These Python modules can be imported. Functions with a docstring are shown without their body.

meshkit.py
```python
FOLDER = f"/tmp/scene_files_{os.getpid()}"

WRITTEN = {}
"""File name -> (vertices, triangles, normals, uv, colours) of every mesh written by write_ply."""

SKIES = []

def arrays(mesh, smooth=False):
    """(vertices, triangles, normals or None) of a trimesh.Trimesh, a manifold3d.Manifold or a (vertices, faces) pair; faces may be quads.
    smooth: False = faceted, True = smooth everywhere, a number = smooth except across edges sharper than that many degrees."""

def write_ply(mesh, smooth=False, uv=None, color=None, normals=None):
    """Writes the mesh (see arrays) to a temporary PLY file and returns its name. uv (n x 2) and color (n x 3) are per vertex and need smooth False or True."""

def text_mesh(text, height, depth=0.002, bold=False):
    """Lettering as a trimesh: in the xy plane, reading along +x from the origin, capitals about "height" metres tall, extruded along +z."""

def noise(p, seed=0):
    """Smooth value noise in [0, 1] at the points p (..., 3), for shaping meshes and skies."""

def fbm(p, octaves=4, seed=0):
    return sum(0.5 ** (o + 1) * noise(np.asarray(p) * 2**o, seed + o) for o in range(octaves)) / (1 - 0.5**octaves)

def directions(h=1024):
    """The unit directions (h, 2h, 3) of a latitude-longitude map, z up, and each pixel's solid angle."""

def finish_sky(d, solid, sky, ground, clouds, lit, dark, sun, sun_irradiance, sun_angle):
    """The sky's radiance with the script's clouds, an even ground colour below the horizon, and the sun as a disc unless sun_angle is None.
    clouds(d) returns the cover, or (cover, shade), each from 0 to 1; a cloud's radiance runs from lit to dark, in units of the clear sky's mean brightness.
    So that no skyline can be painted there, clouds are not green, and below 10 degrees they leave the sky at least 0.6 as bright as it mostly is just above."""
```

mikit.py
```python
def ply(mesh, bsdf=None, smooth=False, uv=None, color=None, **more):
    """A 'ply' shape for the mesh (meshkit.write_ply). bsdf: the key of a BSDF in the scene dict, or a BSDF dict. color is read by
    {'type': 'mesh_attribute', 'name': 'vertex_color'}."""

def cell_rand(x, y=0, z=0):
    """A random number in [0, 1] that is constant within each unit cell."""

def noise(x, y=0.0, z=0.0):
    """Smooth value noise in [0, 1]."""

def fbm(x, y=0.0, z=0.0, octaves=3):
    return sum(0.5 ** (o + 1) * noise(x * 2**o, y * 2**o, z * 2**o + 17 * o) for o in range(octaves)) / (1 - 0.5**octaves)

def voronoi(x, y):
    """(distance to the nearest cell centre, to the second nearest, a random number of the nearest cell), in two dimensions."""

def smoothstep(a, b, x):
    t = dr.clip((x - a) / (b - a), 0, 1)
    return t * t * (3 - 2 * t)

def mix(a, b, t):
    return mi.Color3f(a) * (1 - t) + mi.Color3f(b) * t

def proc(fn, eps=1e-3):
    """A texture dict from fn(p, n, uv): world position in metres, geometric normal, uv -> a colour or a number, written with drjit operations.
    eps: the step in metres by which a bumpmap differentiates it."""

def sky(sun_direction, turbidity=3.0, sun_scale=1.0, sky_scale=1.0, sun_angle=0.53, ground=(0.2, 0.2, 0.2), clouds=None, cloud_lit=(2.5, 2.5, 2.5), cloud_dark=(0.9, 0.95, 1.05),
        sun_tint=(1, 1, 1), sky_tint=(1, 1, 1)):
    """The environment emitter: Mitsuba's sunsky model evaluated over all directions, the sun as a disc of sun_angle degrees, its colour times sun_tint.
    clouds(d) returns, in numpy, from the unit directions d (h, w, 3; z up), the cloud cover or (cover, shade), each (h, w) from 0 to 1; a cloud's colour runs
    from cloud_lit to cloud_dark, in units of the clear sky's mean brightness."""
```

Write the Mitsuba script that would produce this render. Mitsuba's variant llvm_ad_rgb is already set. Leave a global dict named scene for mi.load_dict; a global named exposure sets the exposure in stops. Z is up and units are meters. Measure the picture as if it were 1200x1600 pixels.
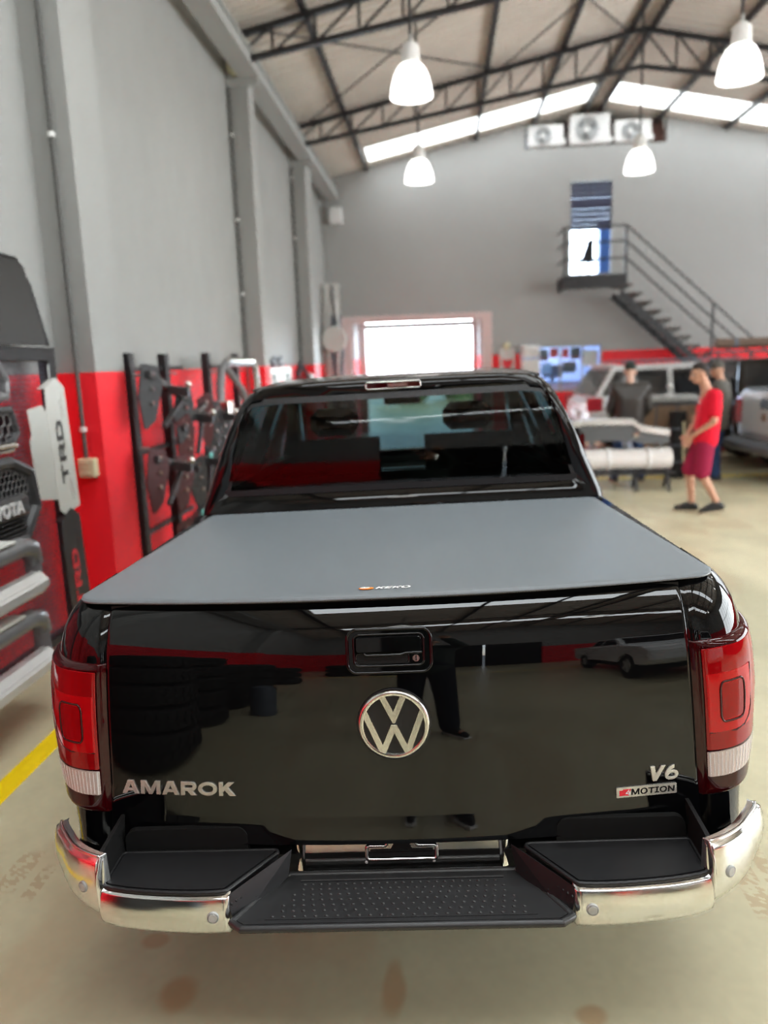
import math, random
import numpy as np, trimesh, drjit as dr, mitsuba as mi, mikit, meshkit
import manifold3d as m3
from shapely.geometry import Polygon, LineString, Point, MultiPolygon
from shapely import affinity
from shapely.ops import unary_union
from mikit import proc, noise, fbm, smoothstep, mix
random.seed(5); RNG = np.random.default_rng(5)
V = np.array
scene, labels = {'type': 'scene'}, {}

# ------------------------------------------------------------------ camera, sky, exposure
PITCH, ROLL, YAW = .193, .0345, .0803
EYE = V([0, 0, 1.89])
_f0 = V([-math.sin(YAW), math.cos(YAW), 0]); _r0 = V([math.cos(YAW), math.sin(YAW), 0])
FWD = _f0 * math.cos(PITCH) + V([0, 0, -math.sin(PITCH)])
_d0 = np.cross(FWD, _r0)
DOWN = -math.sin(ROLL) * _r0 + math.cos(ROLL) * _d0
T = mi.ScalarTransform4f
scene['camera'] = {'type': 'thinlens', 'fov': math.degrees(2 * math.atan(.5)), 'fov_axis': 'x', 'near_clip': .05, 'far_clip': 500.,
                   'aperture_radius': .008, 'focus_distance': 2.12,
                   'to_world': T().look_at(origin=EYE.tolist(), target=(EYE + FWD).tolist(), up=(-DOWN).tolist())}
exposure = 0.22
scene['sky'] = mikit.sky([.35, -.45, .8], turbidity=6, sun_scale=0.0, sky_scale=70., ground=(.35, .34, .31), sky_tint=(1.06, 1, .92))
scene['sky']['sampling_weight'] = 2.0
SKYLIGHT = 8.     # backlit translucent roof sheets
SIDE = 8.3         # backlit window sheets of the right wall
LAMP = 3.0          # lit acrylic domes

# ------------------------------------------------------------------ helpers
def free(key):
    if key not in scene and key not in labels: return key
    i = 1
    while f'{key}_{i:03d}' in scene or f'{key}_{i:03d}' in labels: i += 1
    return f'{key}_{i:03d}'
def add(name, mesh, mat, parent=None, smooth=False, label=None, kind=None, **kw):
    key = free(f'{parent}__{name}' if parent else name)
    scene[key] = mikit.ply(mesh, mat, smooth=smooth, **kw) if not isinstance(mesh, dict) else dict(mesh, bsdf={'type': 'ref', 'id': mat})
    if label or kind:
        labels[key] = {k: v for k, v in (('label', label), ('kind', kind)) if v}
    return key
def thing(name, label, cat, group=None):
    key = free(name); labels[key] = {'label': label, 'category': cat}
    if group: labels[key]['group'] = group
    return key
def solo(name, mesh, mat, label, cat, group=None, smooth=False):
    key = add(name, mesh, mat, None, smooth); labels[key] = {'label': label, 'category': cat}
    if group: labels[key]['group'] = group
    return key
def struct(name, mesh, mat, smooth=False, label=None):
    key = add(name, mesh, mat, None, smooth); labels[key] = {'kind': 'structure'}
    if label: labels[key]['label'] = label
    return key
cat = trimesh.util.concatenate
def TM(v, f): return trimesh.Trimesh(V(v, float), V(f, int), process=False)
def box(x0, x1, y0, y1, z0, z1):
    b = trimesh.creation.box(extents=[x1 - x0, y1 - y0, z1 - z0]); b.apply_translation([(x0 + x1) / 2, (y0 + y1) / 2, (z0 + z1) / 2]); return b
def cbox(x0, x1, y0, y1, z0, z1, c=.005):
    c = min(c, (x1 - x0) * .45, (y1 - y0) * .45, (z1 - z0) * .45); p = []
    for sx, X in ((1, x0), (-1, x1)):
        for sy, Y in ((1, y0), (-1, y1)):
            for sz, Z in ((1, z0), (-1, z1)):
                p += [(X + sx * c, Y + sy * c, Z), (X + sx * c, Y, Z + sz * c), (X, Y + sy * c, Z + sz * c)]
    return trimesh.convex.convex_hull(V(p))
def hull(p): return trimesh.convex.convex_hull(V(p, float))
def frame(d):
    d = d / np.linalg.norm(d); u = np.cross(d, [0, 0, 1.] if abs(d[2]) < .9 else [1., 0, 0]); u /= np.linalg.norm(u); return u, np.cross(d, u)
def bar(p0, p1, w=.04, h=None):       # square bar between two points
    p0, p1 = V(p0, float), V(p1, float); u, v = frame(p1 - p0); h = h or w
    return hull([p + a * u * w / 2 + b * v * h / 2 for p in (p0, p1) for a in (-1, 1) for b in (-1, 1)])
def tube(pts, r, n=10, closed=False):
    p = V(pts, float); k = len(p); r = np.broadcast_to(r, (k,))
    t = np.roll(p, -1, 0) - np.roll(p, 1, 0) if closed else np.gradient(p, axis=0)
    t /= np.linalg.norm(t, axis=1, keepdims=True) + 1e-12
    u = frame(t[0])[0]; vs = []
    for i in range(k):
        u = u - t[i] * (u @ t[i]); u /= np.linalg.norm(u); w = np.cross(t[i], u)
        a = np.arange(n) * 2 * math.pi / n
        vs.append(p[i] + r[i] * (np.cos(a)[:, None] * u + np.sin(a)[:, None] * w))
    f = []
    for i in range(k if closed else k - 1):
        j = (i + 1) % k
        for q in range(n):
            q2 = (q + 1) % n; f += [(i * n + q, i * n + q2, j * n + q2), (i * n + q, j * n + q2, j * n + q)]
    vs = np.vstack(vs)
    if not closed:
        vs = np.vstack([vs, p[0], p[-1]]); a, b = k * n, k * n + 1
        for q in range(n): f += [(a, (q + 1) % n, q), (b, (k - 1) * n + q, (k - 1) * n + (q + 1) % n)]
    return TM(vs, f)
def cyl(p0, p1, r, n=16): return tube([p0, p1], r, n)
def lathe(prof, n=32, at=(0, 0, 0)):
    m = trimesh.creation.revolve(V(prof, float), sections=n); m.apply_translation(at)
    if m.volume < 0: m.invert()
    return m
def grid(fn, us, vs):
    U, W = np.meshgrid(us, vs, indexing='ij'); P = fn(U, W); a, b = U.shape
    v = np.stack(P, -1).reshape(-1, 3); i, j = np.meshgrid(np.arange(a - 1), np.arange(b - 1), indexing='ij')
    q = np.stack([i * b + j, (i + 1) * b + j, (i + 1) * b + j + 1, i * b + j + 1], -1).reshape(-1, 4)
    return TM(v, np.vstack([q[:, :3], q[:, [0, 2, 3]]]))
def shell(fn, us, vs, off):            # a grid given thickness: fn front, fn + off back, rim closed
    A = grid(fn, us, vs); n = len(A.vertices); B = A.vertices + V(off, float) if not callable(off) else off(A.vertices)
    a, b = len(us), len(vs)
    ring = [i * b for i in range(a)] + [(a - 1) * b + j for j in range(1, b)] + [i * b + b - 1 for i in range(a - 2, -1, -1)] + [j for j in range(b - 2, 0, -1)]
    f = [A.faces, A.faces[:, ::-1] + n]; r = []
    for k, x in enumerate(ring):
        y = ring[(k + 1) % len(ring)]; r += [(y, x, x + n), (y, x + n, y + n)]
    return TM(np.vstack([A.vertices, B]), np.vstack(f + [V(r)]))
def loft(secs):                        # closed rings of equal length -> capped solid
    k, n = len(secs), len(secs[0]); v = np.vstack(secs); f = []
    for i in range(k - 1):
        for q in range(n):
            q2 = (q + 1) % n; f += [(i * n + q, i * n + q2, (i + 1) * n + q2), (i * n + q, (i + 1) * n + q2, (i + 1) * n + q)]
    v = np.vstack([v, secs[0].mean(0), secs[-1].mean(0)]); a, b = k * n, k * n + 1
    for q in range(n): f += [(a, (q + 1) % n, q), (b, (k - 1) * n + q, (k - 1) * n + (q + 1) % n)]
    m = TM(v, f)
    if m.volume < 0: m.invert()
    return m
def ext(poly, d):                      # shapely polygon -> solid of depth d along +z
    return cat([trimesh.creation.extrude_polygon(g, d, engine='earcut') for g in getattr(poly, 'geoms', [poly]) if g.area > 1e-9])
def place(m, o, ex, ey, ez):           # local axes -> world axes
    m = m.copy(); M = np.eye(4); M[:3, 0], M[:3, 1], M[:3, 2], M[:3, 3] = ex, ey, ez, o; m.apply_transform(M); return m
def man(m): return m3.Manifold(m3.Mesh(V(m.vertices, np.float32), V(m.faces, np.uint32)))
def unman(m):
    q = m.to_mesh(); return TM(q.vert_properties[:, :3], q.tri_verts)
def rrect(x0, x1, y0, y1, r): return Polygon([(x0 + r, y0 + r), (x1 - r, y0 + r), (x1 - r, y1 - r), (x0 + r, y1 - r)]).buffer(r, 6)
def xf(m, M):
    m = m.copy(); m.apply_transform(M); return m
def interp(t, z): t = V(t, float); return np.interp(z, t[:, 0], t[:, 1])
def text(s, h, d=.003, bold=True, wide=1.0, slant=0.0, lo=False):   # centred on its own box, capitals h tall
    m = meshkit.text_mesh(s, h, d, bold); m.apply_transform(V([[wide, slant, 0, 0], [0, 1, 0, 0], [0, 0, 1, 0], [0, 0, 0, 1.]])); return m

# ------------------------------------------------------------------ materials
def mat(name, d): scene[name] = d; return name
def prin(name, col, rough=.5, spec=.5, metal=0., cc=0., **kw):
    b = {'type': 'principled', 'base_color': col if isinstance(col, dict) else {'type': 'rgb', 'value': list(col)}, 'roughness': rough, 'metallic': metal, **kw}
    if not metal: b['specular'] = spec
    if cc: b.update(clearcoat=cc, clearcoat_gloss=.95)
    return mat(name, {'type': 'twosided', 'b': b})
def rgb(*c): return {'type': 'rgb', 'value': list(c)}
GREY, RED = (.305, .31, .298), (.86, .018, .030)
def paint_fn(p, n, uv):
    b = noise(p.x * 1.3, p.y * 1.3, p.z * .5) * .10 + noise(p.x * 6, p.y * 6, p.z * 2.5) * .05 + .92
    e = 1.885 + (noise(p.y * 3, p.x * 3, 0) - .5) * .01
    return mix(RED, GREY, smoothstep(e - .004, e + .004, p.z)) * b
prin('wall_paint', proc(paint_fn), .55, .35)
def paint_back_fn(p, n, uv):
    b = noise(p.x * .8, p.y, p.z * .5) * .10 + .94
    return mix(RED, (.365, .365, .352), smoothstep(1.965, 1.975, p.z)) * b
prin('back_wall_paint', proc(paint_back_fn), .5, .4)
def floor_fn(p, n, uv):
    a = fbm(p.x * .55 + 3, p.y * .55, 0, 4); b = fbm(p.x * 3.1, p.y * 3.1 + 9, 0, 3); c = noise(p.x * 40, p.y * 40, 0)
    col = mix((.42, .385, .255), (.57, .515, .35), smoothstep(.3, .75, a))
    col = col * (.86 + .2 * b + .05 * c)
    rust = smoothstep(.60, .74, fbm(p.x * 2.2 + 31, p.y * 1.3 + 7, 0, 4))
    col = mix(col, (.42, .30, .18), .30 * rust)
    for (sx, sy, wx, wy) in ((-.19, 2.03, .05, .14), (-.86, 1.98, .07, .09), (.42, 1.95, .05, .05), (-1.02, 2.2, .06, .05)):
        d = dr.sqrt(dr.square((p.x - sx + (b - .5) * .1) / wx) + dr.square((p.y - sy) / wy))
        col = mix(col, (.33, .17, .07), .55 * smoothstep(1.0, .5, d))
    # tyre prints beside the truck
    for (sx, sy0, sy1, w) in ((1.07, 2.35, 2.80, .045), (1.16, 2.35, 2.85, .03), (-1.67, 2.40, 2.68, .05), (-1.56, 2.36, 2.6, .03)):
        m = smoothstep(w, w * .8, dr.abs(p.x - sx)) * smoothstep(sy0, sy0 + .05, p.y) * smoothstep(sy1, sy1 - .05, p.y)
        m = m * smoothstep(.35, .5, noise(p.x * 60 + p.y * 45, p.y * 60, 0))
        col = mix(col, (.36, .24, .13), .5 * m)
    return col
mat('concrete', {'type': 'twosided', 'b': {'type': 'principled', 'base_color': proc(floor_fn), 'roughness': .32, 'specular': .45}})
prin('yellow_paint', (.88, .63, .005), .4)
prin('conduit_grey', (.075, .075, .07), .5); prin('dark_vinyl', (.028, .027, .026), .5, .4); prin('dark_steel', (.022, .022, .023), .35); prin('grip_black', (.022, .022, .023), .34, .5); prin('sensor_grey', (.40, .40, .38), .3)
def roof_fn(p, n, uv): return mi.Color3f(.62, .575, .51) * (.85 + .25 * fbm(p.x * .7, p.y * .9, 0, 3))
prin('roof_sheet', proc(roof_fn), .6, .3)
prin('black_steel', (.012, .012, .013), .45)
prin('grey_steel', (.33, .34, .33), .5)
prin('galvanised', (.42, .43, .43), .4, metal=.6)
mat('car_paint', {'type': 'twosided', 'b': {'type': 'plastic', 'diffuse_reflectance': rgb(.0022, .0022, .0026), 'int_ior': 1.52}})
mat('chrome', {'type': 'twosided', 'b': {'type': 'roughconductor', 'material': 'none', 'alpha': .03, 'specular_reflectance': rgb(.78, .78, .76)}})
mat('badge_chrome', {'type': 'twosided', 'b': {'type': 'roughconductor', 'material': 'none', 'alpha': .06, 'specular_reflectance': rgb(.86, .85, .80)}})
prin('satin_black', (.012, .012, .013), .38, .4)
prin('matte_black', (.006, .006, .006), .6, .25)
prin('rubber', (.014, .014, .014), .7, .3)
prin('vinyl', (.135, .152, .166), .42, .55)
mat('lens_red', {'type': 'twosided', 'b': {'type': 'plastic', 'diffuse_reflectance': rgb(.27, .002, .004), 'int_ior': 1.5}})
mat('lens_bright_red', {'type': 'twosided', 'b': {'type': 'plastic', 'diffuse_reflectance': rgb(.46, .003, .006), 'int_ior': 1.5}})
mat('lens_dark_red', {'type': 'twosided', 'b': {'type': 'plastic', 'diffuse_reflectance': rgb(.035, .001, .002), 'int_ior': 1.5}})
mat('lens_clear', {'type': 'twosided', 'b': {'type': 'plastic', 'diffuse_reflectance': rgb(.52, .43, .39), 'int_ior': 1.5}})
prin('white_print', (.8, .8, .8), .4); prin('orange_print', (.75, .22, .03), .4); prin('red_print', (.70, .02, .04), .35)
prin('white_enamel', (.72, .72, .70), .35); prin('silver_paint', (.55, .55, .54), .3, metal=.4)
mat('tinted_glass', {'type': 'thindielectric', 'int_ior': 1.32, 'specular_transmittance': rgb(.036, .052, .05)})
mat('clear_glass', {'type': 'thindielectric', 'int_ior': 1.5, 'specular_transmittance': rgb(.85, .92, .90)})
prin('interior', (.006, .006, .0065), .7)
mat('privacy_glass', {'type': 'thindielectric', 'int_ior': 1.5, 'specular_transmittance': rgb(.05, .06, .06)})

# ------------------------------------------------------------------ the setting
X0, X1, Y0, Y1 = -2.85, 10.05, -11.0, 19.5
RX, RZ, RS = 3.6, 7.55, .205
def rz(x): return RZ - RS * abs(x - RX)
struct('floor', box(X0 - .3, X1 + .3, Y0 - .3, Y1 + .3, -.2, 0), 'concrete')
def strip(x0, x1, y0, y1): return box(x0, x1, y0, y1, .0, .0015)
add('yellow_line', strip(-2.125, -2.01, 1.3, 18.6), 'yellow_paint', 'floor', label='yellow floor line along the left wall')
add('yellow_line', strip(2.2, 8.5, 11.95, 12.07), 'yellow_paint', 'floor', label='yellow floor line across the floor by the silver pickup')
add('yellow_line', strip(-2.0, 8.5, -6.4, -6.28), 'yellow_paint', 'floor')

# left wall and pillars
struct('wall_left', box(X0 - .25, X0, Y0, Y1 + .25, 0, rz(X0) + .05), 'wall_paint')
PILLARS = [(5.6, 6.12), (11.15, 11.5), (15.55, 16.3), (0.3, .75), (-5.0, -4.55)]
for y0, y1 in PILLARS:
    add('pillar', cbox(X0 - .02, -2.55, y0, y1, 0, 6.0 if y0 > 6 else 5.9, .006), 'wall_paint', 'wall_left')
# back wall with its openings
def gable(y0, y1):
    poly = Polygon([(X0 - .25, 0), (X1 + .25, 0), (X1 + .25, rz(X1 + .25) - .02), (RX, RZ - .02), (X0 - .25, rz(X0 - .25) - .02)])
    return poly
def wallY(poly, y0, y1): return place(ext(poly, y1 - y0), (0, y1, 0), (1, 0, 0), (0, 0, 1), (0, -1, 0))
from shapely.geometry import box as _sb
def sbox(x0, x1, z0, z1): return _sb(x0, z0, x1, z1)
holes = unary_union([sbox(-2.2, 0.98, -1, 2.86), sbox(3.1, 4.08, 3.80, 5.9), sbox(2.03, 5.28, 6.66, 9), sbox(1.92, 3.9, 1.02, 2.14)])
struct('wall_back', wallY(gable(0, 0).difference(holes), Y1, Y1 + .22), 'back_wall_paint')
struct('wall_rear', wallY(gable(0, 0).difference(sbox(-.65, 4.2, -1, 2.8)), Y0 - .22, Y0), 'wall_paint')
# right wall with a wide doorway to the yard
rw = Polygon([(Y0, 0), (Y1, 0), (Y1, rz(X1)), (Y0, rz(X1))]).difference(unary_union([sbox(-1.0, 9.0, .9, 4.6), sbox(10.5, 18.5, 1.4, 5.2)]))
struct('wall_right', place(ext(rw, .25), (X1, 0, 0), (0, 1, 0), (0, 0, 1), (1, 0, 0)), 'wall_paint')
# backlit polycarbonate windows of the right wall, each pane between steel mullions
for n, (a, b, za, zb) in enumerate(((-1.0, 9.0, .9, 4.6), (10.5, 18.5, 1.4, 5.2))):
    m = TM([[X1 + .1, a, za], [X1 + .1, b, za], [X1 + .1, b, zb], [X1 + .1, a, zb]], [(0, 2, 1), (0, 3, 2)])
    if m.face_normals[0][0] > 0: m.invert()
    key = struct(f'window_{12 + n}', m, 'white_enamel', label='wide backlit polycarbonate window in the right wall')
    scene[key]['emitter'] = {'type': 'area', 'radiance': rgb(*[c * SIDE * (.4 if n == 1 else 1) for c in (.93, 1., 1.03)])}
    for y in np.linspace(a, b, int((b - a) / 1.25) + 1): add('mullion', box(X1 + .02, X1 + .08, y - .03, y + .03, za, zb), 'black_steel', key)
    add('mullion', box(X1 + .02, X1 + .08, a, b, 2.7, 2.76), 'black_steel', key)
# roof of ribbed sheets
def roof_half(side):
    ys = []; y = Y0 - .3; hs = []
    while y < Y1 + 1.2:
        for dy, h in ((0, 0), (.16, 0), (.18, .03), (.23, .03)): ys.append(y + dy); hs.append(h)
        y += .25
    ys, hs = V(ys), V(hs); xe = X0 - .5 if side < 0 else X1 + .5
    return ys, hs, xe
SKY_ROWS = [(18.0, 19.1), (-1.6, -.5), (-7.5, -6.4), (8.2, 9.3), (2.6, 4.2)]
def roof_mesh(side):
    ys, hs, xe = roof_half(side)
    def fn(U, W): return U, ys[W.astype(int)], rz(0) * 0 + RZ - RS * np.abs(U - RX) + hs[W.astype(int)]
    us = V([RX, RX + side * .25, RX + side * 5.2, xe]); m = grid(fn, us, np.arange(len(ys)))
    c = m.triangles_center; keep = np.ones(len(c), bool)
    for k, (a, b) in enumerate(SKY_ROWS):
        if (k == 3 and side < 0) or (k == 4 and side > 0): continue
        mid = (np.abs(c[:, 0] - RX) > .25) & (np.abs(c[:, 0] - RX) < 5.2)
        keep &= ~(mid & (c[:, 1] > a) & (c[:, 1] < b))
    m.update_faces(keep)
    return m
roof = [roof_mesh(-1), roof_mesh(1)]
struct('ceiling', cat(roof), 'roof_sheet')
n = 0
for k, (a, b) in enumerate(SKY_ROWS):
    for side in (-1, 1):
        if (k == 3 and side < 0) or (k == 4 and side > 0): continue
        xa, xb = RX + side * .22, RX + side * 5.23
        m = TM([[xa, a - .05, RZ - RS * .22 + .034], [xb, a - .05, RZ - RS * 5.23 + .034], [xb, b + .05, RZ - RS * 5.23 + .034], [xa, b + .05, RZ - RS * .22 + .034]], [(0, 1, 2), (0, 2, 3)])
        if m.face_normals[0][2] > 0: m.invert()
        n += 1
        key = struct(f'window_{n}', m, 'white_enamel', label='bright translucent skylight strip in the roof')
        scene[key]['emitter'] = {'type': 'area', 'radiance': rgb(*[c * {0: 3.2, 3: SKYLIGHT * .2}.get(k, SKYLIGHT) for c in (.93, 1., 1.03)])}

# trusses, purlins
def truss(y):
    t = thing('roof_truss', 'black steel lattice roof truss ' + {10.9: 'nearer the camera', 15.0: 'in front of the back wall', 5.0: 'above the black pickup, out of the picture'}.get(y, 'behind the camera'), 'truss')
    top = lambda x: rz(x) - .14; bot = lambda x: rz(x) - .14 - (.30 + .30 * (1 - min(1, abs(x - RX) / 6.4)))
    for s in (-1, 1):
        xe = RX + s * 6.3; add('top_chord', bar((xe, y, top(xe)), (RX, y, top(RX)), .09, .07), 'black_steel', t)
        add('bottom_chord', bar((xe, y, bot(xe)), (RX, y, bot(RX)), .09, .06), 'black_steel', t)
        N = 11
        for k in range(N):
            xa = RX + s * 6.3 * k / N; xb = RX + s * 6.3 * (k + 1) / N
            add('post', bar((xa, y, bot(xa)), (xa, y, top(xa)), .035), 'black_steel', t) if k or s > 0 else None
            add('diagonal', bar((xb, y, bot(xb)), (xa, y, top(xa)), .03), 'black_steel', t)
    return t
for y in (10.9, 15.0, 5.0, -5.0): truss(y)
for x in (-1.7, .9, 2.25, 3.42, 3.78, 5.1, 6.6, 8.2):
    where = {-1.7: 'lowest on the left slope', .9: 'second from the left wall', 2.25: 'third from the left wall', 3.42: 'just left of the ridge', 3.78: 'just right of the ridge', 5.1: 'second from the ridge on the right slope', 6.6: 'third from the ridge on the right slope', 8.2: 'lowest on the right slope'}[x]
    solo('roof_purlin', bar((x, Y0 + .02, rz(x) - .055), (x, Y1 + .8, rz(x) - .055), .07, .09), 'black_steel', f'long dark steel roof purlin {where}', 'purlin')
def rod(a, b, l): add('bracing_rod', cyl(a, b, .014, 6), 'black_steel', 'ceiling')
for a, b in (((-2.3, 11.0, rz(-2.3) - .12), (1.0, 14.9, rz(1.) - .12)), ((1.0, 11.0, rz(1.) - .12), (-2.3, 14.9, rz(-2.3) - .12)), ((1.2, 11.0, rz(1.2) - .12), (3.3, 14.9, rz(3.3) - .12)), ((3.3, 11.0, rz(3.3) - .12), (1.2, 14.9, rz(1.2) - .12))):
    rod(a, b, 'thin steel bracing rod crossing under the left roof slope')
# rail beam along the left wall
rb = solo('rail_beam', cat([cbox(-2.62, -2.42, -6, 20.0 - .6, 5.72, 5.92, .01), box(-2.66, -2.38, -6, 19.4, 5.90, 5.93), box(-2.66, -2.38, -6, 19.4, 5.71, 5.74)]), 'grey_steel', 'long grey steel rail beam running along the top of the left wall', 'beam')
for y0, y1 in PILLARS[:3]:
    add('bracket', cbox(-2.86, -2.40, y0 - .02, y0 + .06, 5.62, 5.72), 'grey_steel', rb)
sb = solo('junction_box', cbox(-2.62, -2.32, 19.2, 19.42, 5.18, 5.54, .015), 'white_enamel', 'white box at the far end of the rail beam', 'box')

# pendant lamps
def lamp(x, y, label, group=None):
    t = thing('pendant_lamp', label, 'lamp', group); at = (x, y, 4.46)
    prof = [(.080, .31), (.095, .305), (.135, .27), (.172, .20), (.198, .11), (.212, .03), (.213, 0), (.205, 0), (.203, .03), (.188, .11), (.162, .195), (.125, .262), (.085, .295), (.08, .31)]
    sh = add('shade', lathe(prof, 40, at), 'white_enamel', t, True)
    scene[sh]['emitter'] = {'type': 'area', 'radiance': rgb(LAMP, LAMP * .985, LAMP * .93)}
    di = add('diffuser', lathe([(0, .022), (.19, .022), (.195, .028), (0, .03)], 32, at), 'white_enamel', t)
    scene[di]['emitter'] = {'type': 'area', 'radiance': rgb(11, 11, 10.6)}
    add('housing', lathe([(0, .50), (.05, .50), (.06, .485), (.082, .475), (.09, .455), (.096, .33), (.10, .295), (.0, .295)], 32, at), 'white_enamel', t, 30)
    add('hook', cyl((x, y, 4.95), (x, y, 5.03), .02, 10), 'grey_steel', t)
    zt = rz(x) - .05
    add('cord', cyl((x, y, 5.02), (x, y, zt), .016, 8), 'black_steel', t)
lamp(-.25, 8.3, 'bright bell-shaped pendant lamp, the larger one on the left')
lamp(-.28, 12.0, 'smaller-looking far pendant lamp on the left, under the big one')
lamp(2.93, 8.36, 'bright bell-shaped pendant lamp at the upper right edge')
lamp(2.9, 12.1, 'far pendant lamp hanging in front of the air conditioners')
for x, y in ((-.25, 3.6), (2.9, 3.6), (6.2, 3.6), (-.25, -3.2), (2.9, -3.2), (6.2, 8.3), (6.2, -3.2)):
    lamp(x, y, 'bell-shaped pendant lamp behind or above the camera', 'pendant lamps outside the picture')
# ------------------------------------------------------------------ the pickup truck (own frame: x right, y forward, z up)
_ox, _oy, _a, _b, _r = -.143, 1.946, .031, .021, .024
_Rr = V([[math.cos(_r), 0, -math.sin(_r)], [0, 1, 0], [math.sin(_r), 0, math.cos(_r)]])
_Rb = V([[1, 0, 0], [0, math.cos(_b), math.sin(_b)], [0, -math.sin(_b), math.cos(_b)]])
_Ra = V([[math.cos(_a), -math.sin(_a), 0], [math.sin(_a), math.cos(_a), 0], [0, 0, 1]])
TK = np.eye(4); TK[:3, :3] = _Ra @ _Rb @ _Rr
TK[:3, 3] = _Ra @ _Rb @ V([math.sin(_r) * .7, 0, .7 - .7 * math.cos(_r)]) + V([_ox, _oy, 0])
truck = thing('pickup_truck', 'black pickup truck seen from behind with a grey soft cover over its bed', 'pickup truck')
def tk(name, mesh, mat, parent=None, smooth=False, label=None, kind=None): return add(name, xf(mesh, TK), mat, parent or truck, smooth, label, kind)
def mirror(m, s):
    if s > 0: return m
    m = m.copy(); m.vertices = m.vertices * V([-1, 1, 1]); m.invert(); return m
# rear surface profile
_lz = V([[.50, 7.5], [.655, 7.5], [.662, 5.2], [.70, 3.6], [.76, 1.9], [.86, 1.2], [1.0, 4.6], [1.06, 6.8], [1.12, 11], [1.155, 18], [1.18, 24.4], [1.205, 31], [1.231, 39], [1.243, 47], [1.255, 65]])
_zz = np.linspace(.5, 1.27, 400); _yy = np.concatenate([[0], np.cumsum(np.tan(np.radians(np.interp((_zz[1:] + _zz[:-1]) / 2, _lz[:, 0], _lz[:, 1]))) * np.diff(_zz))])
_yy -= np.interp(.86, _zz, _yy)
def yt(z): return np.interp(z, _zz, _yy)
def bow(x): return .055 * (np.abs(x) / .82) ** 2.2 - .035
def xl(z): return .804 + .036 * (1.262 - z) / .62
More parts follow.
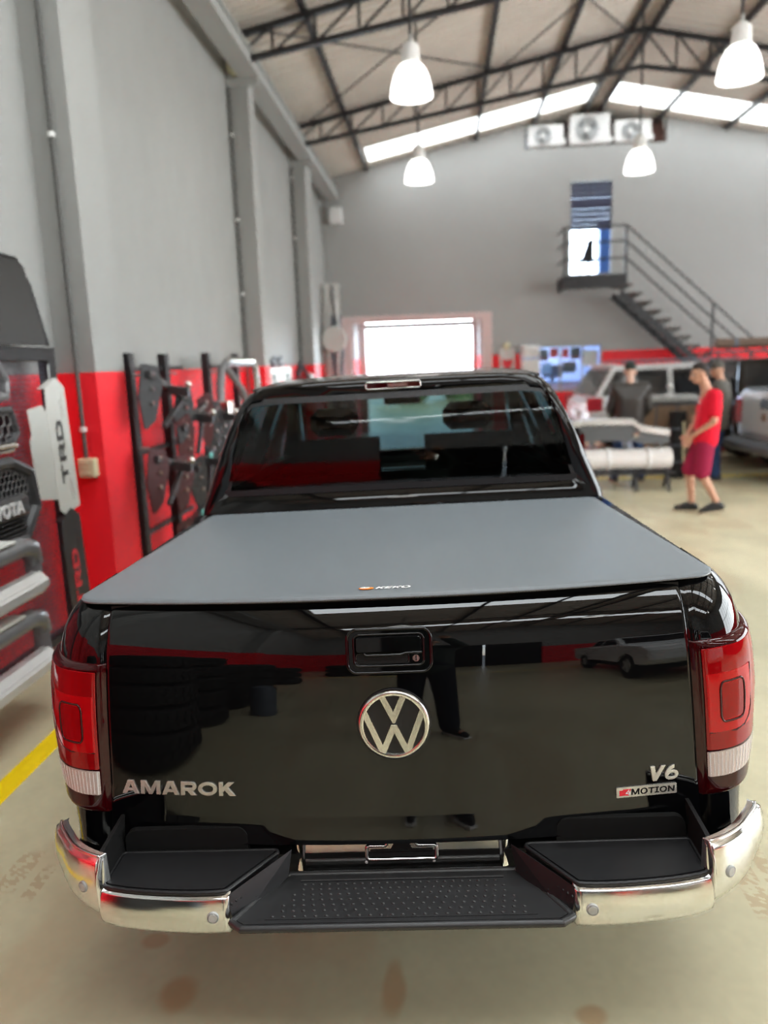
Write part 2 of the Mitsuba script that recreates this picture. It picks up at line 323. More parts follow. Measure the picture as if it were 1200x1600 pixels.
# tailgate
tv = np.concatenate([np.linspace(.58, .655, 5), np.linspace(.66, 1.18, 34), np.linspace(1.185, 1.252, 18)])
def tg_fn(U, Z): return U * xl(Z), yt(Z) + bow(U * xl(Z)) + .012 * np.maximum(0, (np.abs(U) - .988) / .012) ** 2, Z
tailgate = tk('tailgate', shell(tg_fn, np.concatenate([[-1, -.996, -.99], np.linspace(-.98, .98, 41), [.99, .996, 1]]), tv, (0, .06, 0)), 'car_paint', None, 40)
# a flat patch frame on the tailgate at (x, z): u right, v up along the surface, w out of it
def patch(x, z):
    lean = math.radians(float(interp(_lz, z))); s = (bow(V(x + .01)) - bow(V(x - .01))) / .02
    ev = V([0, math.sin(lean), math.cos(lean)]); eu = V([1, float(s), 0]); eu /= np.linalg.norm(eu); ew = np.cross(eu, ev)
    return V([x, float(yt(z) + bow(V(x))), z]), eu, ev, ew
def onp(m, pt, w=0.):
    o, eu, ev, ew = pt; return place(m, o + ew * w, eu, ev, ew)
# handle: bezel, recess, paddle, lock
ph = patch(-.003, 1.126)
bez = rrect(-.113, .113, -.058, .058, .026)
h = tk('tailgate_handle', onp(ext(bez.difference(rrect(-.095, .093, -.040, .044, .014)), .010), ph, -.002), 'car_paint')
tk('rim', onp(tube([(x, y, .009) for x, y in bez.exterior.coords[:-1]], .0045, 8, True), ph), 'car_paint', h, True)
tk('rim', onp(tube([(x, y, .008) for x, y in rrect(-.095, .093, -.040, .044, .014).exterior.coords[:-1]], .0035, 8, True), ph), 'car_paint', h, True)
tk('recess', onp(ext(rrect(-.096, .094, -.041, .045, .014), .003), ph, -.001), 'matte_black', h)
pad = loft([np.c_[V(rrect(-.092 + i, .090 - i, -.006 + i, .040 - i, .008).exterior.coords)[:-1], np.full(len(rrect(-.092 + i, .090 - i, -.006 + i, .040 - i, .008).exterior.coords) - 1, zz)] for i, zz in ((0, .001), (0, .010), (.004, .015))])
tk('paddle', onp(pad, ph), 'car_paint', h, 40)
tk('paddle_lip', onp(tube([(-.068, -.006, .013), (-.062, -.011, .014), (.03, -.011, .014), (.045, -.007, .013), (.088, -.006, .012)], .0035, 8), ph), 'car_paint', h, True)
tk('grip_hollow', onp(ext(rrect(-.090, .052, -.037, -.008, .012), .0035), ph), 'matte_black', h)
tk('hollow_rim', onp(tube([(x, y, .005) for x, y in rrect(-.091, .053, -.038, -.006, .012).exterior.coords[:-1]], .0025, 6, True), ph), 'car_paint', h, True)
tk('lock_plate', onp(ext(rrect(.055, .090, -.037, -.008, .008), .006), ph), 'car_paint', h)
lk = tk('lock', onp(lathe([(0, .012), (.009, .012), (.011, .009), (.011, 0)], 24, (.072, -.022, 0)), ph), 'badge_chrome', h, 30, 'chrome lock barrel')
tk('key_slot', onp(ext(rrect(.0705, .0735, -.029, -.015, .001), .0128), ph), 'satin_black', lk)
# emblem
pe = patch(0, .924); R = .0975
em = tk('emblem', onp(lathe([(0, .006), (R - .004, .006), (R + .003, .004), (R + .004, 0)], 64), pe), 'satin_black', None, 30, 'round chrome emblem with the interlocked letters on a black disc')
tk('ring', onp(lathe([(R - .016, .006), (R - .0145, .011), (R - .008, .0135), (R - .002, .011), (R, .005)], 72), pe), 'badge_chrome', em, 50)
def stroke(pts, w): return LineString(pts).buffer(w, join_style=2, cap_style=2, mitre_limit=8)
disc = Point(0, 0).buffer(.88, 32)
vv = stroke([(-.40, 1.05), (0, .19), (.40, 1.05)], .085).intersection(disc)
vv = vv.intersection(_sb(-1, .055, 1, 1))
ww = stroke([(-.90, .62), (-.345, -.78), (0, -.02), (.345, -.78), (.90, .62)], .085).intersection(disc).intersection(_sb(-1, -1, 1, .015).union(_sb(-1, .0, -.30, 1)).union(_sb(.30, 0, 1, 1)))
def bevel(poly, d, b, s):          # extrusion with chamfered shoulders
    poly = affinity.scale(poly, s, s, origin=(0, 0)); parts = [ext(poly, d)]
    inn = poly.buffer(-b)
    if not inn.is_empty:
        for g in getattr(inn, 'geoms', [inn]): parts.append(ext(g, d + b * .6))
    return cat(parts)
tk('letter', onp(bevel(vv, .010, .0015, R), pe, .001), 'badge_chrome', em); tk('letter', onp(bevel(ww, .010, .0015, R), pe, .001), 'badge_chrome', em)
# lettering: each wide chrome letter a part, drawn as strokes in a box 1 high
def sk(*lines, w=.115): return unary_union([LineString(l).buffer(w, join_style=2, cap_style=2, mitre_limit=4) for l in lines])
BX = _sb(-1, 0, 3, 1)
def arc(cx, cy, rx, ry, a0, a1, n=16): return [(cx + rx * math.cos(math.radians(a)), cy + ry * math.sin(math.radians(a))) for a in np.linspace(a0, a1, n)]
GLYPH = {'A': sk([(.06, -.2), (.56, 1.12)], [(1.06, -.2), (.56, 1.12)], w=.14).union(sk([(.3, .30), (.82, .30)], w=.10)).intersection(BX),
         'M': unary_union([_sb(0, 0, .25, 1), _sb(1.05, 0, 1.3, 1), sk([(.10, 1.2), (.65, .08), (1.2, 1.2)], w=.13)]).intersection(BX),
         'R': unary_union([_sb(0, 0, .26, 1), sk([(.1, .88), (.68, .88)] + arc(.68, .66, .22, .22, 90, -90) + [(.1, .44)], w=.12), sk([(.52, .44), (.98, -.2)], w=.15)]).intersection(BX),
         'O': affinity.scale(Point(0, 0).buffer(1, 16), .62, .5, origin=(0, 0)).difference(affinity.scale(Point(0, 0).buffer(1, 16), .36, .27, origin=(0, 0))),
         'K': unary_union([_sb(0, 0, .26, 1), sk([(.2, .40), (.90, 1.12)], w=.14), sk([(.42, .60), (1.0, -.16)], w=.15)]).intersection(BX),
         'V': sk([(.10, 1.2), (.56, .06), (1.02, 1.2)], w=.145).intersection(BX),
         '6': unary_union([affinity.scale(Point(.5, .32).buffer(1, 16), .46, .33).difference(affinity.scale(Point(.5, .32).buffer(1, 16), .22, .13)), sk(arc(.60, .42, .46, .46, 95, 190), w=.125)]).intersection(BX)}
def lettering(s, x0, x1, z, h, slant, gap):
    at, gs = 0., []
    for c in s:
        g = GLYPH[c]; b = g.bounds; g = affinity.translate(g, at - b[0], -b[1]); at += b[2] - b[0] + gap; gs.append(g)
    k = (x1 - x0) / (at - gap)
    for g in gs:
        g = affinity.affine_transform(g, [k, slant * h, 0, h, 0, 0]); xm = (g.bounds[0] + g.bounds[2]) / 2; g = affinity.translate(g, -xm, 0)
        tk('letter', onp(cat([ext(g, .0045), ext(g.buffer(-.0012), .0055)]), patch(x0 + xm, z)), 'letter_chrome')
mat('letter_chrome', {'type': 'twosided', 'b': {'type': 'principled', 'base_color': rgb(.78, .77, .71), 'metallic': .85, 'roughness': .38}})
lettering('AMAROK', -.792, -.455, .722, .040, .06, .10)
lettering('V6', .684, .770, .716, .043, .22, .08)
p4 = patch(.683, .691)
bd = tk('badge', onp(ext(rrect(-.085, .085, -.0145, .0145, .002), .004), p4), 'letter_chrome', None, False, 'small chrome badge with black lettering and a red block')
tk('red_block', onp(ext(Polygon([(-.077, -.009), (-.05, -.009), (-.044, .009), (-.066, .009), (-.068, .006), (-.077, .006)]), .0046), p4), 'red_print', bd)
def badge_text(s, x0, x1, h, mt, slant):
    m = text(s, 1.0, 1.0, True, 1.0, slant); b = m.bounds; m.apply_translation([-b[0][0], 0, 0]); m.apply_scale([(x1 - x0) / (b[1][0] - b[0][0]), h, .005]); m.apply_translation([x0, -h / 2, 0]); return onp(m, p4)
tk('letter', badge_text('4', -.060, -.046, .014, 'white_print', .15), 'white_print', bd); tk('lettering', badge_text('MOTION', -.044, .079, .0155, 'matte_black', .06), 'matte_black', bd)

# corner panels of the bed and tail lights
_wz = V([[.45, .985], [.60, .990], [.70, 1.000], [.80, 1.012], [.95, 1.018], [1.05, 1.012], [1.13, .998], [1.19, .982], [1.235, .958], [1.262, .925]])
def wz(z): return interp(_wz, z)
def corner(th, z, off=0., D=.20, n=2.5):   # th 0..1: tailgate edge -> side; beyond 1: straight forward
    t = np.clip(th, 0, 1) * math.pi / 2; x0 = xl(z) + .006; y0 = yt(z) + bow(xl(z))
    w = wz(z) + off; s, c = np.sin(t) ** (2 / n), np.cos(t) ** (2 / n)
    return x0 + (w - x0) * s, y0 - off + (D + off) - (D + off) * c + np.maximum(0, th - 1) * D, z
def cgrid(z0, z1, a, b, nz=24, nt=28, off=0., thick=.03):
    tt = a + (b - a) * (np.linspace(0, 1, nt))
    f = lambda U, Z: corner(U, Z, off(U, Z) if callable(off) else off)
    m = shell(f, tt, np.linspace(z0, z1, nz), lambda v: v + np.c_[-thick * .8 * np.ones(len(v)), np.full(len(v), thick * .5), np.zeros(len(v))])
    return m
# (the inner copy is shifted inwards and forwards; both shells overlap the light's body)
def zlight(u):   # sloped upper and lower edge of the light, in terms of th
    return 1.100 + .03 * np.clip(u, 0, 1.0), .662 + .05 * np.clip(u, 0, 1) ** 2
def thf(f): return np.arcsin(np.clip(f, 0, 1) ** 1.25) * 2 / math.pi
for s in (-1, 1):
    side = 'left' if s < 0 else 'right'
    bp = tk('bed_corner', mirror(cgrid(.50, 1.258, 0, 1.7, 44, 34), s), 'car_paint', None, 40)
    def lens(f0, f1, q0, q1, off, mt, nm, par, lab=None, nt=26, nq=14, rad=0.0):
        def fn(U, Q):
            hi, lo = zlight(U); z = lo + (hi - lo) * Q
            e = np.minimum.reduce([np.ones_like(U), 0 * U + 1])
            return corner(U, z, off)
        m = shell(fn, thf(np.linspace(f0, f1, nt)), np.linspace(q0, q1, nq), lambda v: v + V([-.006, .004, 0]))
        return tk(nm, mirror(m, s), mt, par, 40, lab)
    tl = thing_key = free(truck + '__tail_light')
    labels[tl] = {'label': f'{side} tail light in red with a pale lower band'}
    def body(U, Q):
        hi, lo = zlight(U); z = lo + (hi - lo) * Q; ed = np.minimum(Q, 1 - Q); o = .016 * np.clip(U / .35, 0, 1) ** .6 * np.clip(ed / .035, 0, 1) ** .5 + .002
        return corner(U, z, o)
    tk('housing', mirror(shell(body, np.concatenate([np.linspace(0, 1.15, 40), [1.17, 1.18]]), np.concatenate([np.linspace(0, .05, 6), np.linspace(.07, .93, 20), np.linspace(.95, 1, 6)]), lambda v: v + V([-.03, .02, 0])), s), 'lens_dark_red', tl, 40)
    O = .0185
    lens(.10, 1.0, .31, .955, O, 'lens_red', 'red_lens', tl)
    lens(.11, .74, .425, .80, O + .0012, 'lens_bright_red', 'brake_lens', tl)
    lens(.10, 1.0, .135, .295, O, 'lens_clear', 'reversing_lens', tl, 'pale ribbed band')
    for k in range(30):
        a = .10 + .88 * k / 30; tk('lens_rib', mirror(shell(lambda U, Q: corner(U, zlight(U)[1] + (zlight(U)[0] - zlight(U)[1]) * Q, O + .001), thf(np.linspace(a, a + .008, 2)), np.linspace(.14, .29, 3), lambda v: v + V([-.002, .002, 0])), s), 'white_enamel', tl) if k % 2 == 0 else None
    def loop(t0, t1, q0, q1, r, w, off):   # rounded outline as a thin raised line
        poly = rrect(t0, t1, q0, q1, r); c = V(poly.exterior.segmentize(.02).coords)[:-1]; pts = []
        for u, q in c:
            hi, lo = zlight(V(u)); u = thf(u); hi, lo = zlight(V(u)); pts.append(corner(V(u), V(lo + (hi - lo) * q), off))
        return mirror(tube(V(pts, float).reshape(-1, 3), w, 6, True), s)
    tk('outline', loop(.27, .62, .49, .745, .06, .0028, O + .002), 'lens_dark_red', tl, True)
    tk('inner_lens', mirror(shell(lambda U, Q: corner(U, zlight(U)[1] + (zlight(U)[0] - zlight(U)[1]) * Q, O + .0022), thf(np.linspace(.29, .60, 12)), np.linspace(.505, .73, 12), lambda v: v + V([-.003, .003, 0])), s), 'lens_red', tl, 40)
    c = []
    for u, q in [(.11, .425), (.50, .415), (.63, .43), (.71, .47), (.74, .53), (.74, .80)]:
        u = float(thf(u))
        hi, lo = zlight(V(u)); c.append(corner(V(u), V(lo + (hi - lo) * q), O + .001))
    tk('outline', mirror(tube(V(c, float).reshape(-1, 3), .002, 6), s), 'lens_dark_red', tl, True)

# body sides, under the cover and forward to the nose
def ring(w, z0, z1):   # closed outline in xz for a loft section (half widths scaled)
    zs = np.concatenate([np.linspace(z0, z1, 14)]); xs = np.array([float(wz(z)) for z in zs]) * w
    return np.r_[np.c_[xs, zs], np.c_[-xs[::-1], zs[::-1]]]
def sec(y, o): return np.c_[o[:, 0], np.full(len(o), y), o[:, 1]]
body = loft([sec(.27, ring(.995, .47, 1.245)), sec(.6, ring(.998, .45, 1.245)), sec(1.49, ring(1., .45, 1.255)), sec(3.5, ring(.99, .45, 1.262)), sec(3.9, ring(.98, .45, 1.235)), sec(4.6, ring(.95, .47, 1.15)), sec(4.85, ring(.86, .50, 1.05)), sec(4.93, ring(.78, .55, .98))])
mb = man(body)
for yw in (1.08, 4.17):
    mb -= man(cyl((-1.2, yw, .40), (1.2, yw, .40), .44, 40))
mb -= man(box(-.80, .80, 1.66, 3.35, .62, 1.4))
tk('body', unman(mb), 'car_paint', None, 30)
tk('underbody', cat([box(-.5, .5, .35, 4.6, .42, .52), box(-.9, .9, .95, 1.2, .33, .43)]), 'matte_black')
for yw in (1.08, 4.17):
    for s in (-1, 1):
        c = TK @ V([s * .84, yw, .4, 1]); rr = .375
        dz = rr - c[2]      # wheels stand on the floor whatever the body's tilt
        w = tk('wheel', xf(lathe([(.20, -.11), (.33, -.12), (.36, -.10), (rr, -.07), (rr, .07), (.36, .10), (.33, .12), (.20, .11)], 40), V([[0, 0, 1, s * .84], [0, 1, 0, yw], [-1, 0, 0, .4 + dz], [0, 0, 0, 1.]])), 'rubber', None, 30)
        tk('rim', xf(lathe([(0, .06), (.08, .07), (.19, .05), (.215, .10), (.215, -.10), (0, -.05)], 32), V([[0, 0, s, s * .84], [0, 1, 0, yw], [-s, 0, 0, .4 + dz], [0, 0, 0, 1.]])), 'silver_paint', w, 30)

# tonneau cover
def crear(x):
    ax = np.abs(x); return .028 + .088 * (ax / .915) ** 2.3 + np.where(ax > .845, .07 * (1 - np.sqrt(np.maximum(0, 1 - ((ax - .845) / .070) ** 2))), 0)
def cov(U, W):
    half = .915 - .035 * W; x = U * half; yr, yf = crear(x), 1.485 + 0 * x; y = yr + (yf - yr) * W
    d = np.minimum((1 - np.abs(U)) * half, np.minimum(y - yr, 1e9)); ed = np.clip(d / .028, 0, 1)
    z = 1.270 + .010 * (1 - U ** 2) * np.sin(np.clip(W, 0, 1) * math.pi) ** .5 - .006 * (1 - np.sqrt(np.maximum(0, 1 - (1 - ed) ** 2)))
    z = z + .0012 * np.sin(W * 26 + 1.5 * np.sin(U * 3)) * (ed > .99) * np.exp(-((W - .5) / .35) ** 2)
    return x, y, z
cu = np.concatenate([-1 + np.linspace(0, .034, 9), np.linspace(-.95, .95, 60), 1 - np.linspace(.034, 0, 9)]); cw = np.concatenate([np.linspace(0, .02, 9), np.linspace(.03, 1, 50)])
cover = tk('bed_cover', shell(cov, cu, cw, lambda v: v - V([0, 0, .003])), 'vinyl', None, 40, 'grey soft vinyl cover stretched over the bed')
edge = [cov(V(u), V(0.)) for u in np.linspace(-1, 1, 120)]; ep = V(edge, float).reshape(-1, 3)
sideL = V([cov(V(-1.), V(w)) for w in np.linspace(1, 0, 20)], float).reshape(-1, 3); sideR = V([cov(V(1.), V(w)) for w in np.linspace(0, 1, 20)], float).reshape(-1, 3)
path = np.vstack([sideL, ep[1:-1], sideR])
tk('edge_bead', tube(path - V([0, 0, .002]), .004, 8), 'vinyl', cover, True)
tk('edge_rail', tube(path * V([.975, 1, 1]) + V([0, .03, -.012]), .007, 8), 'satin_black', cover, True, 'black rail under the edge of the cover')
ctop = float(cov(V(0.), V(.036))[2]); yk = float(cov(V(0.), V(.036))[1])
def flat(m, x, y): return place(m, (x, y, ctop + .0015), (1, 0, 0), (0, 1, 0), (0, 0, 1))
tk('label_mark', flat(ext(affinity.scale(Point(0, 0).buffer(1), .021, .011), .0012), -.062, yk), 'orange_print', cover)
tk('label_mark', flat(ext(affinity.scale(Point(0, 0).buffer(1), .014, .006), .0016), -.066, yk + .003), 'white_print', cover)
m = text('KEKO', 1., 1., True, 1.0, .25); b = m.bounds; m.apply_translation([-b[0][0], 0, 0]); m.apply_scale([.098 / (b[1][0] - b[0][0]), .019, .0012])
tk('lettering', flat(m, -.036, yk - .010), 'white_print', cover)
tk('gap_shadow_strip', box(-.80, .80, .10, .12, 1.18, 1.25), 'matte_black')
for s in (-1, 1): tk('bed_rail', cbox(s * .86 - .05, s * .86 + .03, .18, 1.49, 1.22, 1.258, .012), 'satin_black')

# cab
def cab_outline(y):
    top = np.interp(y, [1.5, 2.2, 2.9, 3.05, 3.85], [1.852, 1.885, 1.88, 1.86, 1.30]); k = (top - 1.26) / (1.852 - 1.26)
    half = [(.935, 1.262), (.925, 1.30), (.875, 1.42), (.828, 1.54), (.785, 1.64), (.745, 1.725), (.715, 1.775), (.68, 1.812), (.62, 1.838), (.52, 1.848), (.35, 1.853), (.0, 1.856)]
    h = V(half); h[:, 1] = 1.262 + (h[:, 1] - 1.262) * k
    return np.r_[h, (h * V([-1, 1]))[-2::-1]]
_rl = V([[1.2, 0], [1.3, 0], [1.48, 3], [1.6, 8], [1.7, 17], [1.78, 24], [1.9, 30]]); _rz = np.linspace(1.2, 1.95, 300)
_ry = np.concatenate([[0], np.cumsum(np.tan(np.radians(np.interp(_rz[:-1], _rl[:, 0], _rl[:, 1]))) * np.diff(_rz))])
def rlean(z): return np.interp(z, _rz, _ry)
def csec(y, sc=1., inner=False):
    o = cab_outline(max(1.5, y)); c = V([0, 1.5]); o = c + (o - c) * sc
    yy = y + rlean(o[:, 1]) * np.clip(1 - (y - 1.5) / .7, 0, 1)
    return np.c_[o[:, 0], yy, o[:, 1]]
cab = man(loft([csec(1.500, .955), csec(1.506, .975), csec(1.520, .990), csec(1.545, .998), csec(1.58), csec(2.0), csec(2.5), csec(2.95), csec(3.05), csec(3.3), csec(3.6), csec(3.85)]))
inner = man(loft([csec(y, s) for y, s in ((1.545, .93), (2.0, .93), (2.9, .93), (3.05, .925), (3.3, .90), (3.6, .86), (3.75, .8))]))
glass_poly = Polygon([(-.800, 1.372), (-.795, 1.36), (.795, 1.36), (.800, 1.372), (.700, 1.735), (.665, 1.768), (.60, 1.776), (-.60, 1.776), (-.665, 1.768), (-.700, 1.735)])
glass_poly = glass_poly.buffer(-.02).buffer(.02)
def alongY(poly, y0, y1): return place(ext(poly, y1 - y0), (0, y1, 0), (1, 0, 0), (0, 0, 1), (0, -1, 0))
cab = cab - inner
cab -= man(alongY(glass_poly, 1.3, 1.62))
cab -= man(alongY(Polygon([(-.76, 1.33), (.76, 1.33), (.66, 1.80), (-.66, 1.80)]).buffer(-.03).buffer(.03), 2.98, 4.2))
for (a, b) in ((1.78, 2.42), (2.5, 3.42)):
    w = Polygon([(a, 1.35), (b, 1.35), (min(b, 3.02) if a > 2.45 else b, 1.74), (a + .06, 1.74)])
    cab -= man(place(ext(w, 3), (-1.5, 0, 0), (0, 1, 0), (0, 0, 1), (1, 0, 0)))
cabk = tk('cab', unman(cab), 'car_paint', None, 35)
def rear_y(z): return 1.503 + rlean(z)
gp = glass_poly.buffer(.012)
_gl = lambda z: np.interp(z, [1.348, 1.372, 1.735, 1.768, 1.79], [.80, .812, .712, .675, .60])
sheet_ = grid(lambda U, Z: (U * _gl(Z), rear_y(Z) + .004, Z), np.linspace(-1, 1, 25), np.linspace(1.35, 1.788, 26))
sheet = sheet_
rgk = tk('rear_window', sheet, 'tinted_glass', None, True, 'tinted rear window of the cab')
fr = gp.difference(glass_poly.buffer(-.016)); FR = ext(fr, .003)
tk('window_seal', TM(np.c_[FR.vertices[:, 0], rear_y(FR.vertices[:, 1]) + .003 - FR.vertices[:, 2], FR.vertices[:, 1]], FR.faces[:, ::-1]), 'satin_black', rgk)
lowband = Polygon([(-.78, 1.366), (.78, 1.366), (.76, 1.40), (.5, 1.422), (0, 1.43), (-.5, 1.422), (-.76, 1.40)])
LB = ext(lowband, .002); tk('dark_band', TM(np.c_[LB.vertices[:, 0], rear_y(LB.vertices[:, 1]) + .012 - LB.vertices[:, 2], LB.vertices[:, 1]], LB.faces[:, ::-1]), 'satin_black', rgk)
for s in (-1, 1):
    q = lambda y, z: (s * (float(np.interp(z, [1.30, 1.42, 1.54, 1.64, 1.74], [.925, .875, .828, .785, .738])) - .02), y, z)
    tk('side_window', TM([q(1.76, 1.34), q(3.45, 1.34), q(2.98, 1.75), q(1.82, 1.75)], [(0, 1, 2), (0, 2, 3)]), 'privacy_glass')
wy = lambda z: np.interp(z, [1.30, 1.86], [3.83, 3.03])
tk('windscreen', TM([(-.78, wy(1.31), 1.31), (.78, wy(1.31), 1.31), (.68, wy(1.80), 1.80), (-.68, wy(1.80), 1.80)], [(0, 1, 2), (0, 2, 3)]), 'clear_glass')
# third brake light, over the window
bl = tk('brake_light', alongY(rrect(-.128, .118, 1.806, 1.832, .008), 1.535 + .035, 1.60), 'lens_dark_red', None, False, 'narrow red brake light over the rear window')
tk('lamp_rim', tube([(x, 1.568, z) for x, z in rrect(-.130, .120, 1.804, 1.834, .008).exterior.coords[:-1]], .003, 6, True), 'badge_chrome', bl, True)
tk('reflector', alongY(rrect(-.03, .06, 1.812, 1.826, .004), 1.564, 1.575), 'badge_chrome', bl)
for s in (-1, 1): tk('roof_seam', tube([(s * .66, y, z + .002) for y, z in zip(np.linspace(1.60, 3.0, 8), [1.826, 1.835, 1.843, 1.85, 1.853, 1.853, 1.85, 1.84])], .006, 6), 'satin_black', cabk, True)
# interior
for x in (-.38, .38):
    st = tk('seat', cat([hull([(x + a * .25, 2.55 + b, z) for a in (-1, 1) for b, z in ((0, .95), (.10, .95), (-.12, 1.52), (-.04, 1.52))]), cbox(x - .26, x + .26, 2.5, 3.05, .82, .98, .05)]), 'interior')
    tk('headrest', cbox(x - .14, x + .14, 2.38, 2.48, 1.54, 1.70, .045), 'interior', st)
st = tk('seat', cat([hull([(a * .66, 1.72 + b, z) for a in (-1, 1) for b, z in ((0, .9), (.12, .9), (-.06, 1.36), (.02, 1.36))]), cbox(-.66, .66, 1.7, 2.15, .80, .95, .05)]), 'interior', None, False, 'dark rear bench seat')
for x in (-.45, .45): tk('headrest', cbox(x - .13, x + .13, 1.68, 1.77, 1.38, 1.47, .04), 'interior', st)
tk('dashboard', hull([(s * .74, y, z) for s in (-1, 1) for y, z in ((3.2, 1.0), (3.2, 1.25), (3.35, 1.31), (3.8, 1.27), (3.8, .9))]), 'interior')
tk('steering_wheel', place(tube([(.19 * math.cos(a), .19 * math.sin(a), 0) for a in np.linspace(0, 2 * math.pi, 30)[:-1]], .014, 8, True), (-.38, 3.1, 1.2), (1, 0, 0), (0, .35, .94), (0, -.94, .35)), 'interior', None, True)
tk('mirror', cbox(-.12, .12, 3.05, 3.08, 1.68, 1.75, .02), 'interior')
for s in (-1, 1):
    tk('door_mirror', cat([cbox(s * 1.10 - .11, s * 1.10 + .11, 3.2, 3.3, 1.27, 1.45, .04), bar((s * .86, 3.25, 1.31), (s * 1.03, 3.25, 1.31), .06)]), 'car_paint')
    tk('head_light', cbox(s * .70 - .14, s * .70 + .14, 4.78, 4.90, .92, 1.03, .03), 'lens_clear')

# bumper: chrome wings, black steps, recessed chrome plate
bumper = free(truck + '__rear_bumper'); labels[bumper] = {'label': 'chrome rear bumper with a black plastic step'}
_bp = V([[.445, -.232], [.50, -.236], [.60, -.232], [.70, -.220], [.78, -.200], [.85, -.165], [.90, -.125], [.945, -.070], [.972, -.035], [.989, .0]])
_bs = np.r_[0, np.cumsum(np.linalg.norm(np.diff(_bp, axis=0), axis=1))]
from scipy.interpolate import CubicSpline
_bx, _by = CubicSpline(_bs, _bp[:, 0]), CubicSpline(_bs, _bp[:, 1]); BS = _bs[-1]
def s_of_x(x): return float(np.interp(x, _bp[:, 0], _bs))
sP = s_of_x(.79)
def btop(s): return np.where(s < sP, .566, np.interp(s, [sP, sP + .12, BS], [.650, .648, .642]))
def bbot(s): return np.interp(s, [0, s_of_x(.75), s_of_x(.88), s_of_x(.95), BS], [.432, .440, .470, .505, .525])
def wing(U, W):
    X, Y = _bx(U), _by(U); t, b = btop(U), bbot(U); z = b + (t - b) * W
    dx, dy = _bx(U, 1), _by(U, 1); L = np.hypot(dx, dy); nx, ny = dy / L, -dx / L
    bulge = .014 * np.sin(np.clip(W, 0, 1) * math.pi) ** .8 - .045 * np.maximum(0, .28 - W) ** 1.6 / .28 ** 1.6 - .010 * np.maximum(0, W - .93) / .07
    # the inner end leans back towards the centre step
    return X + nx * bulge + np.where(U < .06, (.06 - U) * -.0 , 0), Y + ny * bulge, z
wu = np.concatenate([np.linspace(0, sP - .004, 26), [sP - .0015, sP + .0015], np.linspace(sP + .006, BS, 34)]); wv = np.concatenate([np.linspace(0, .3, 9), np.linspace(.36, .9, 12), np.linspace(.92, 1, 7)])
def sens(mx, mz_w):
    u = s_of_x(mx); P = V([float(c) for c in wing(V(u), V(mz_w))]); dx, dy = float(_bx(u, 1)), float(_by(u, 1)); n_ = V([dy, -dx, 0]) / math.hypot(dx, dy)
    e = V([dx, dy, 0]) / math.hypot(dx, dy); return P, e, V([0, 0, 1.]), np.cross(e, [0, 0, 1.])
def tilt(m):
    m = m.copy(); m.vertices = m.vertices + np.c_[0 * m.vertices[:, 2], (m.vertices[:, 2] - .50) * .25, 0 * m.vertices[:, 2]]; return m
